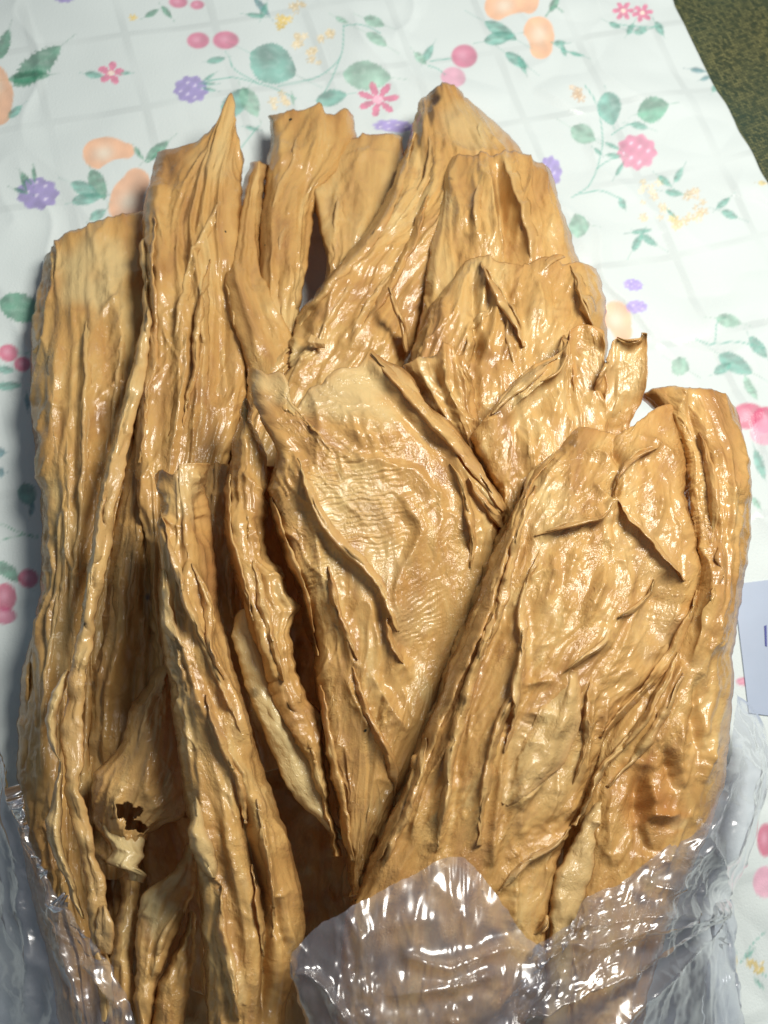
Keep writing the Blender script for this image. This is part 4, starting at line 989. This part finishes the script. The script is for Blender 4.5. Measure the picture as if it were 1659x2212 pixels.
# 17 torn thin skin
p = skin("torn thin skin with a ragged hole at the lower left", 270, 1750)
sheet("torn_sheet", p, left=[(345, 1430), (290, 1520), (250, 1620), (205, 1680), (192, 1730), (206, 1780), (228, 1815), (250, 1840)], top=[(345, 1430), (365, 1440), (385, 1450)], right=[(385, 1450), (402, 1560), (416, 1660), (420, 1730), (395, 1765), (360, 1780), (325, 1800), (300, 1838)],
      z=[.046, .056, .062, .064, .06, .056], bulge=.010, roll=(.012, .006, .002), wroll=(30, 20, 12), step=2.8, seed=25, pleat=(5, .0022), crumple=.0012, holes=[(276, 1756, 30, 24), (296, 1782, 22, 14)], ruffle=5, base=(.1, .05, 0),
      folds=[([(268, 1690), (255, 1740), (262, 1790)], 4, 8, 14), ([(330, 1600), (320, 1700), (345, 1760)], 3, 14, 14)])
sheet("torn_scrap", p, left=[(212, 1775), (246, 1830), (230, 1866), (268, 1884), (276, 1900)], top=[(212, 1775), (262, 1800), (308, 1805)], right=[(308, 1805), (309, 1850), (300, 1876), (314, 1890), (308, 1908)], z=[.062, .066, .066, .06], bulge=.004, roll=(.004, .004, 0), wroll=(14, 14, 8),
      step=2.6, seed=26, pleat=(2, .0014), crumple=.001, base=(.95, 0, 0), ruffle=6)
# 18.. lower left skins going into the bag
p = skin("pale-edged skin bending into the lower left of the bag", 340, 1940)
sheet("folded_sheet", p, left=[(404, 1820), (385, 1870), (345, 1900), (315, 1925), (298, 1980), (291, 2060), (292, 2140), (300, 2300)], top=[(404, 1820), (412, 1824), (420, 1836)], right=[(420, 1836), (425, 1880), (415, 1930), (390, 2000), (360, 2080), (335, 2160), (330, 2300)],
      z=[.060, .062, .066, .068, .066, .06], bulge=.003, roll=(.004, .012, .002), wroll=(14, 24, 8), step=3, seed=27, pleat=(3, .0016), crumple=.0009, base=(.1, 0, 0), pale=[(330, 1965, 32, 60, .9), (395, 1880, 18, 30, .5)], folds=[([(390, 1950), (350, 2030), (325, 2120)], 4, 16, 9)])
p = skin("narrow skin slanting in the lower left, right of the pale-edged one", 400, 1990)
sheet("folded_sheet", p, left=[(405, 1975), (385, 2040), (360, 2090), (335, 2160), (320, 2300)], top=[(405, 1975), (414, 1968), (425, 1980)], right=[(425, 1980), (422, 2060), (410, 2120), (400, 2200), (395, 2300)],
      z=[.066, .07, .07, .064], bulge=.004, roll=(.012, .012, .004), wroll=(20, 20, 10), step=3, seed=28, pleat=(3, .0018), crumple=.001)
p = skin("small narrow skin at the lower left, beside the bag's rim", 270, 1960)
sheet("folded_sheet", p, left=[(258, 1895), (256, 1960), (245, 2030), (235, 2090), (232, 2200), (240, 2300)], top=[(258, 1895), (280, 1888), (305, 1900)], right=[(305, 1900), (300, 1960), (292, 2030), (288, 2110), (290, 2200), (296, 2300)],
      z=[.050, .056, .058, .054], bulge=.004, roll=(.012, .01, .004), wroll=(20, 18, 10), step=3.2, seed=29, pleat=(3, .0016), crumple=.001, pale=[(270, 2000, 16, 80, .4)])
p = skin("dark folded skin in shadow under the torn one", 350, 1850)
sheet("folded_sheet", p, left=[(300, 1760), (310, 1850), (320, 1950), (330, 2100)], top=[(300, 1760), (350, 1750), (410, 1770)], right=[(410, 1770), (425, 1860), (440, 1980), (440, 2150)], z=[.034, .036, .034, .03], bulge=.003, roll=(.008, .008, .004), step=4, seed=30, pleat=(3, .002), crumple=.001)

# 19 nearest skin at right, body and right-hand tube
p = skin("largest nearest skin at the right, glossy with star-shaped creases", 1350, 900)
sheet("right_fold", p, left=R(2, (985, 130), (1100, 260), (1190, 420), (1200, 600), (1210, 760), (1240, 900), (1240, 1040), (1180, 1200), (1080, 1380), (980, 1520)) + R(3, (960, 520), (930, 660), (890, 800), (870, 950), (850, 1100), (840, 1280)) + [(1180, 2200), (1150, 2420)],
      top=R(2, (985, 130), (1040, 100), (1110, 85), (1180, 73), (1230, 90), (1300, 92), (1370, 97), (1440, 128), (1495, 200)),
      right=R(2, (1495, 200), (1530, 380), (1565, 560), (1575, 700), (1562, 900), (1535, 1080), (1500, 1300), (1478, 1480)) + R(3, (1527, 200), (1522, 330), (1512, 470), (1500, 600), (1470, 740), (1430, 860), (1370, 1000), (1310, 1150), (1250, 1300)) + [(1390, 2200), (1340, 2420)],
      z=[.104, .112, .112, .108, .102, .096, .090], bulge=.008, roll=(.02, .034, .012), wroll=(50, 75, 26), step=3.3, auto=2, lips=False, seed=31, pleat=(5, .0018), crumple=.0010, tpow=6,
      amber=[(1405, 1660, 60, 40, .3), (1400, 1730, 60, 60, .45), (1440, 1765, 40, 36, .5)], pale=[(1462, 1775, 22, 16, .6)],
      folds=[(R(2, (1240, 120), (1280, 300), (1340, 480), (1360, 600)), -4, 14, 18), (R(2, (1180, 80), (1222, 130), (1205, 190), (1140, 240)), 4, 9, 14), (R(2, (1380, 380), (1440, 560), (1460, 740), (1440, 900)), 3.5, 16, 20), (R(2, (1480, 250), (1520, 480), (1530, 700)), 3, 14, 14),
             (R(2, (1300, 900), (1340, 1000), (1350, 1150), (1300, 1350), (1240, 1550)), 4.5, 22, 10), (R(2, (1420, 900), (1400, 1100), (1370, 1300), (1400, 1500)), 3, 16, 16), (R(3, (1330, 200), (1250, 380), (1150, 560)), 5, 10, 10), (R(3, (1280, 260), (1190, 420), (1090, 560)), 4, 9, 10),
             (R(3, (1250, 500), (1280, 620), (1290, 720)), -5, 10, 14), (R(3, (1180, 600), (1160, 720), (1180, 860), (1200, 960)), -6, 22, 28), (R(3, (1200, 640), (1210, 760), (1190, 850), (1215, 940)), 6, 16, 7), (R(3, (1190, 790), (1260, 800), (1320, 790)), 4, 9, 9),
             (R(3, (1390, 250), (1380, 450), (1390, 600)), -4, 12, 12), (R(3, (1450, 450), (1420, 600), (1400, 680)), 4, 12, 12), (R(3, (1330, 420), (1310, 560), (1330, 700)), 4, 12, 12), (R(3, (1060, 680), (1040, 820), (1050, 1000)), 3, 14, 14)],
      ripples=[(1500, 1100, 50, 160, 75, 12, .4)])
sheet("front_fold", p, left=R(2, (625, 305), (555, 390), (470, 485), (415, 545), (365, 650), (305, 770), (240, 890), (195, 980), (155, 1110), (105, 1240), (60, 1360), (0, 1490)) + R(3, (375, 370), (320, 480), (292, 600), (210, 770), (130, 950), (60, 1110), (20, 1220), (0, 1420)) + [(722, 2250), (730, 2420)],
      top=R(2, (625, 305), (680, 292), (760, 300), (820, 322), (855, 338), (900, 316), (960, 280), (1010, 240), (1060, 200), (1120, 175), (1180, 190)),
      right=R(2, (1180, 190), (1185, 300), (1220, 420), (1235, 520), (1225, 640), (1250, 760), (1285, 900), (1305, 1020), (1290, 1150), (1245, 1300), (1190, 1440), (1120, 1540)) + R(3, (1090, 420), (1020, 520), (990, 610), (955, 720), (900, 830), (850, 950), (830, 1080), (810, 1200), (780, 1400)) + [(1130, 2250), (1090, 2420)],
      z=[.112, .120, .122, .120, .116, .110, .104, .096], bulge=.008, roll=(.040, .014, .006), wroll=(48, 30, 18), step=3.1, auto=3, lips=False, seed=32, pleat=(6, .0012), crumple=.0009, tpow=9, lump=.0007,
      pale=[(1190, 1110, 60, 80, .3), (1395, 1200, 60, 100, .25), (1440, 1360, 60, 80, .3), (1160, 1640, 80, 130, .3)], dark=[(1240, 957, 9, 8, .5)],
      folds=[(R(2, (560, 430), (430, 570), (385, 700), (335, 850), (295, 1000), (255, 1150), (215, 1330), (130, 1500), (80, 1659)), 4.5, 7, 18), (R(2, (590, 440), (500, 570), (430, 680), (390, 780)), 3, 10, 10),
             (R(2, (860, 660), (780, 770), (700, 785), (540, 825), (500, 855), (420, 862)), 3.2, 8, 14), (R(2, (866, 668), (930, 760), (1030, 870), (1100, 950), (1180, 1060), (1260, 1140)), 2.2, 14, 9), (R(2, (860, 645), (790, 640), (740, 600), (690, 640)), 2.5, 8, 10), (R(2, (800, 700), (850, 690), (880, 700)), 3, 7, 12),
             (R(2, (855, 640), (880, 530), (960, 440), (1090, 400)), 4.5, 14, 9), (R(2, (856, 340), (850, 410), (880, 490), (862, 610)), -4.5, 9, 9), (R(2, (960, 330), (1050, 370), (1120, 410), (1200, 520)), 3.5, 10, 14), (R(2, (850, 470), (780, 430), (690, 445)), 2.5, 9, 12),
             (R(2, (550, 950), (540, 1050), (510, 1150), (490, 1280)), 3.2, 8, 16), (R(2, (810, 990), (790, 1120), (740, 1220), (690, 1350)), 3, 8, 14), (R(2, (1060, 1090), (1030, 1160), (960, 1240), (870, 1290)), 3, 8, 16), (R(2, (830, 1330), (800, 1420), (700, 1490), (640, 1530), (560, 1610)), 3.8, 9, 16),
             (R(2, (355, 1180), (370, 1400), (350, 1560), (345, 1659)), 3.6, 7, 16), (R(2, (1100, 580), (1090, 700), (1080, 860)), 3, 10, 12), (R(2, (680, 880), (640, 1010), (590, 1120)), 2.5, 9, 12), (R(2, (370, 1100), (420, 1080), (500, 1040)), 2, 8, 8), (R(2, (1240, 640), (1260, 800), (1300, 940)), 4, 8, 16),
             (R(2, (920, 900), (910, 1000), (940, 1110), (900, 1200)), 2, 8, 10), (R(2, (640, 1150), (600, 1300), (550, 1420)), 2.4, 9, 14), (R(2, (1150, 1050), (1100, 1250), (1050, 1420)), -4, 40, 40),
             (R(3, (600, 0), (540, 180), (480, 350), (440, 520), (412, 740), (370, 950)), 6, 7, 18), (R(3, (710, 130), (692, 330), (620, 430), (570, 600), (548, 720), (520, 930)), 4.5, 8, 18), (R(3, (900, 250), (860, 430), (800, 600), (770, 690), (640, 780)), 3.2, 7, 24), (R(3, (690, 300), (760, 290), (840, 280)), 3, 8, 8),
             (R(3, (640, 480), (620, 640), (600, 800), (580, 1000)), 4, 10, 12), (R(3, (990, 280), (960, 440), (950, 580), (930, 680)), 3.5, 8, 14), (R(3, (1050, 330), (1010, 460), (980, 600)), 3, 9, 10), (R(3, (900, 830), (820, 920), (720, 980), (600, 1110)), 3, 8, 14), (R(3, (320, 520), (300, 680), (230, 850), (170, 1000)), 4.5, 8, 14),
             (R(3, (440, 520), (360, 620), (310, 760), (270, 900)), 4, 9, 14), (R(3, (690, 400), (780, 405), (830, 400)), 2.5, 9, 9), (R(3, (740, 700), (700, 800), (700, 900)), 3, 14, 14), (R(3, (850, 620), (830, 740), (790, 830)), 3, 12, 14), (R(3, (690, 1000), (670, 1120), (660, 1250)), 5, 12, 16)],
      ripples=[(1240, 1130, 60, 60, 40, 14, .3), (1170, 1590, 50, 50, 120, 22, .25)],
      dips=[(1330, 1052, 15, 20, -5), (1430, 1330, 60, 110, -5), (1380, 1190, 50, 60, -2.5)])
for k, (q, w, pl_, fp) in enumerate([
        (R(2, (540, 430), (440, 540), (380, 680), (320, 830), (270, 970), (220, 1120), (160, 1290), (80, 1480)) + R(3, (420, 330), (350, 500), (310, 640), (240, 800), (150, 980)), 26, .1, False),
        (R(2, (440, 600), (390, 720), (350, 850), (310, 1000), (280, 1150), (230, 1330), (150, 1520)), 20, .2, False),
        (R(3, (600, 20), (540, 180), (490, 340), (450, 500), (430, 560), (410, 720), (370, 940)), 26, .15, False), (R(3, (700, 130), (690, 300), (630, 420), (590, 560), (560, 720), (540, 920)), 22, .2, True),
        (R(3, (900, 240), (860, 400), (800, 540), (700, 670), (640, 760)), 96, .35, False), (R(2, (830, 1340), (790, 1430), (680, 1510), (570, 1600)), 14, .25, True), (R(2, (1290, 1150), (1240, 1300), (1180, 1440), (1100, 1560)) + R(3, (1010, 500)), 22, .1, True),
        (R(3, (1310, 170), (1240, 330), (1150, 470), (1050, 580)), 20, .15, False), (R(3, (1330, 250), (1260, 400), (1180, 530), (1080, 640), (1040, 690)), 22, .25, False), 
        (R(2, (870, 670), (940, 770), (1040, 880), (1120, 970), (1230, 1100)), 12, .3, True), (R(2, (855, 650), (890, 530), (970, 440), (1080, 400)), 15, .1, True), (R(3, (970, 280), (955, 430), (945, 560), (900, 680)), 16, .15, False),
        (R(2, (1060, 1090), (1030, 1170), (960, 1245), (870, 1295)), 12, .4, True), (R(2, (860, 660), (790, 765), (700, 785), (560, 825), (440, 860)), 12, .2, False), 
        (R(2, (480, 900), (420, 1040), (372, 1200), (372, 1400), (352, 1560), (335, 1700)) + R(3, (680, 420), (640, 560)), 18, .2, True), (R(3, (330, 500), (300, 680), (230, 850), (170, 1000)), 20, .15, False),
        (R(3, (900, 840), (820, 925), (720, 985), (610, 1105)), 16, .4, False), (R(2, (1300, 320), (1350, 500), (1380, 700), (1360, 900)), 24, .1, False), ]):
    fold_strip(p, q, w, 270 + k, pl_, fp)
# extra thin layers that show along the left edge of the nearest skin
for k, (dx, sd) in enumerate(((-9, 41), (-16, 42))):
    E = R(2, (420, 560), (365, 650), (305, 770), (240, 890), (195, 980), (155, 1110), (105, 1240), (60, 1360), (0, 1490)) + R(3, (375, 370), (320, 480), (292, 600), (210, 770), (130, 950), (60, 1110))
    E = E[k:]
    sheet("edge_layer", p, left=[(x + dx, y + 4 * k) for x, y in E], top=[E[0], (E[0][0] + 20, E[0][1]), (E[0][0] + 40, E[0][1])], right=[(x + 40, y) for x, y in E],
          z=[.098 - .012 * k, .102 - .012 * k, .098 - .012 * k, .09 - .012 * k, .082 - .01 * k], zu=[0, .006, .012], roll=(.006, 0, 0), wroll=(8, 10, 6), step=3.2, seed=sd, pleat=(2, .0008), crumple=.0008, ruffle=5, base=(.15, 0, 0))
# the pale bent strip in front of the tube
sheet("pale_bent_strip", p, left=R(3, (1060, 660), (1000, 740), (940, 830), (890, 930), (830, 1030), (812, 1120), (812, 1230), (800, 1420)) + [(1160, 2300)], top=R(3, (1060, 660), (1090, 640), (1110, 660)),
      right=R(3, (1110, 660), (1040, 790), (1000, 880), (985, 1000), (960, 1080), (930, 1180), (910, 1250), (900, 1420)) + [(1215, 2300)], z=[.106, .110, .108, .104, .1], bulge=.002, roll=(.004, .003, .002), wroll=(14, 14, 8), step=2.9, seed=43, pleat=(2, .0006), crumple=.0003, lips=False, lump=.0003, wave=.001, base=(.6, .05, 0),
      folds=[(R(3, (960, 830), (1020, 825)), 2, 8, 8), (R(3, (880, 980), (850, 1080), (860, 1220)), 2.4, 14, 14)])
sheet("thin_strip", p, left=R(3, (1110, 490), (1060, 550), (1000, 615), (975, 690), (930, 790), (900, 840)), top=R(3, (1110, 490), (1125, 480), (1140, 488)), right=R(3, (1140, 488), (1100, 550), (1030, 615), (995, 690), (950, 790), (915, 840)),
      z=[.116, .118, .116, .112], bulge=.002, roll=(.004, .004, .001), wroll=(7, 7, 5), step=2.6, seed=44, pleat=(1, .0006), crumple=.0004, base=(.35, .1, 0))
sheet("thin_strip", p, left=R(3, (700, 1250), (740, 1255), (790, 1225), (800, 1190)), top=R(3, (700, 1250), (701, 1258), (702, 1266)), right=R(3, (702, 1266), (745, 1272), (800, 1240), (808, 1195)), z=[.108, .11, .112, .112], roll=(.002, .002, 0), wroll=(4, 4, 3), step=2.4, seed=45, pleat=(1, .0003), crumple=.0002, base=(.3, .2, 0), ruffle=1)

# ------------------------------------------------------------------ plastic bag
bag = props(empty("plastic_bag", tuple(at(np.array(800.), np.array(2200.), np.array(0.)))), "thin clear plastic bag wrapped around the lower ends of the skins", "bag")
PINCH = (1570, 1945)
sheet("front_flap", bag, left=[(630, 2079), (640, 2130), (660, 2200), (690, 2300), (700, 2420)],
      top=[(630, 2079), (665, 2024), (705, 1990), (750, 1964), (830, 1922), (900, 1885), (945, 1860), (994, 1851), (1035, 1888), (1069, 1934), (1109, 1994), (1134, 2024), (1180, 2052)],
      right=[(1180, 2052), (1170, 2120), (1130, 2210), (1100, 2300), (1080, 2420)],
      z=[.116, .118, .116, .108, .098], bulge=.006, roll=(.010, 0, .0), wroll=(40, 20, 10), step=4, seed=71, pleat=(4, .0016), crumple=.0012, facet=.0009, lump=.0015, tpow=5, thick=0, mat=FILM, ruffle=4, wave=.003,
      folds=[([(640, 2090), (700, 2130), (760, 2212)], 5, 8, 14), ([(860, 2060), (960, 2090), (1080, 2050), (1160, 2060)], 5, 14, 9), ([(830, 2150), (950, 2130), (1080, 2100)], 5, 12, 8), ([(760, 2040), (850, 2000), (960, 1990)], 2.5, 24, 14), ([(930, 1900), (985, 1960), (1010, 2040)], 3, 26, 20)])
sheet("side_film", bag, left=[(1150, 2062), (1120, 2130), (1060, 2200), (1010, 2260), (960, 2420)],
      top=[(1150, 2062), (1200, 2020), (1240, 1990), (1266, 1942), (1339, 1909), (1374, 1879), (1454, 1814), (1499, 1764), (1529, 1714), (1566, 1655), (1582, 1570), (1586, 1497)],
      right=[(1586, 1497), (1630, 1530), (1662, 1610), (1645, 1740), (1622, 1830), (1602, 1895), (1575, 1943), (1592, 2080), (1597, 2212), (1600, 2420)],
      z=[.112, .116, .112, .104], zu=[0, .004, -.004, -.03, -.075], bulge=.0, roll=(0, .02, 0), wroll=(20, 40, 10), step=4, seed=72, pleat=(5, .002), crumple=.0012, facet=.0007, lump=.001, tpow=1.6, thick=0, mat=FILM, ruffle=4, wave=.003,
      folds=[([PINCH, (1400, 2000), (1250, 2050), (1130, 2100)], 6, 10, 20), ([PINCH, (1420, 2040), (1250, 2130), (1100, 2212)], 6, 12, 12), ([PINCH, (1480, 2060), (1350, 2180), (1280, 2300)], 6, 14, 10), ([PINCH, (1430, 1970), (1330, 1990), (1240, 2010)], 4, 12, 10),
             ([PINCH, (1540, 1850), (1500, 1800)], 4, 10, 12), ([(1600, 1600), (1560, 1720), (1480, 1850)], 5, 10, 16), ([(1630, 1620), (1600, 1760), (1560, 1870)], 5, 12, 14), ([(1380, 1900), (1440, 1920), (1500, 1900)], 4, 10, 10), ([(1420, 1850), (1500, 1850), (1540, 1800)], 4, 8, 12)])
sheet("left_film", bag, left=[(-90, 1440), (-100, 1700), (-100, 2000), (-90, 2420)], top=[(-90, 1440), (-40, 1500), (5, 1600), (35, 1735)],
      right=[(35, 1735), (95, 1884), (165, 1990), (230, 2065), (285, 2180), (330, 2420)], z=[.060, .066, .074, .078], zu=[-.06, -.045, -.02, 0], bulge=.004, roll=(.0, .0, .0), step=4.2, seed=73, pleat=(6, .003), crumple=.001, facet=.0010, lump=.0008, tpow=2, thick=0, mat=FILM, ruffle=4, wave=.003,
      folds=[([(20, 1700), (60, 1900), (80, 2100), (60, 2212)], 5, 10, 16), ([(0, 1640), (20, 1850), (40, 2050)], 5, 12, 12), ([(120, 1930), (150, 2050), (200, 2200)], 5, 10, 12), ([(160, 2080), (220, 2090), (260, 2180)], 5, 9, 9)])
sheet("folded_tail", bag, left=[(1545, 1950), (1530, 2060), (1520, 2150), (1500, 2420)], top=[(1545, 1950), (1560, 1945), (1578, 1948)], right=[(1578, 1948), (1590, 2060), (1599, 2150), (1605, 2420)], z=[.036, .034, .03, .03], roll=(.006, .02, .002), wroll=(14, 20, 8), step=4, seed=74, pleat=(4, .003), crumple=.001, facet=.0012,
      thick=0, mat=FILM, ruffle=4, wave=.003)

# packet lying at the right edge, coloured blue-grey throughout
PK = plain_material("packet_blue_grey", (.33, .39, .50), .35); INK = plain_material("navy_ink", (.02, .03, .22), .5)
def slab(name, quad, z0, z1, mat, parent=None):
    a = [at(np.array(float(x)), np.array(float(y)), np.array(z1)) for x, y in quad]
    b = [p * (1, 1, 0) + np.array((0, 0, z0)) for p in a]
    return link(name, box_mesh(name, b + a, mat), parent)
pk = props(empty("blue_grey_packet", tuple(at(np.array(1650.), np.array(1400.), np.array(0.)))), "blue-grey packet with a navy stroke, cut off by the right edge", "packet")
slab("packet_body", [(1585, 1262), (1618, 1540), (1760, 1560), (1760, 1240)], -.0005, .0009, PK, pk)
slab("navy_stroke", [(1651, 1352), (1653, 1395), (1657, 1397), (1656, 1350)], .0010, .0012, INK, pk)
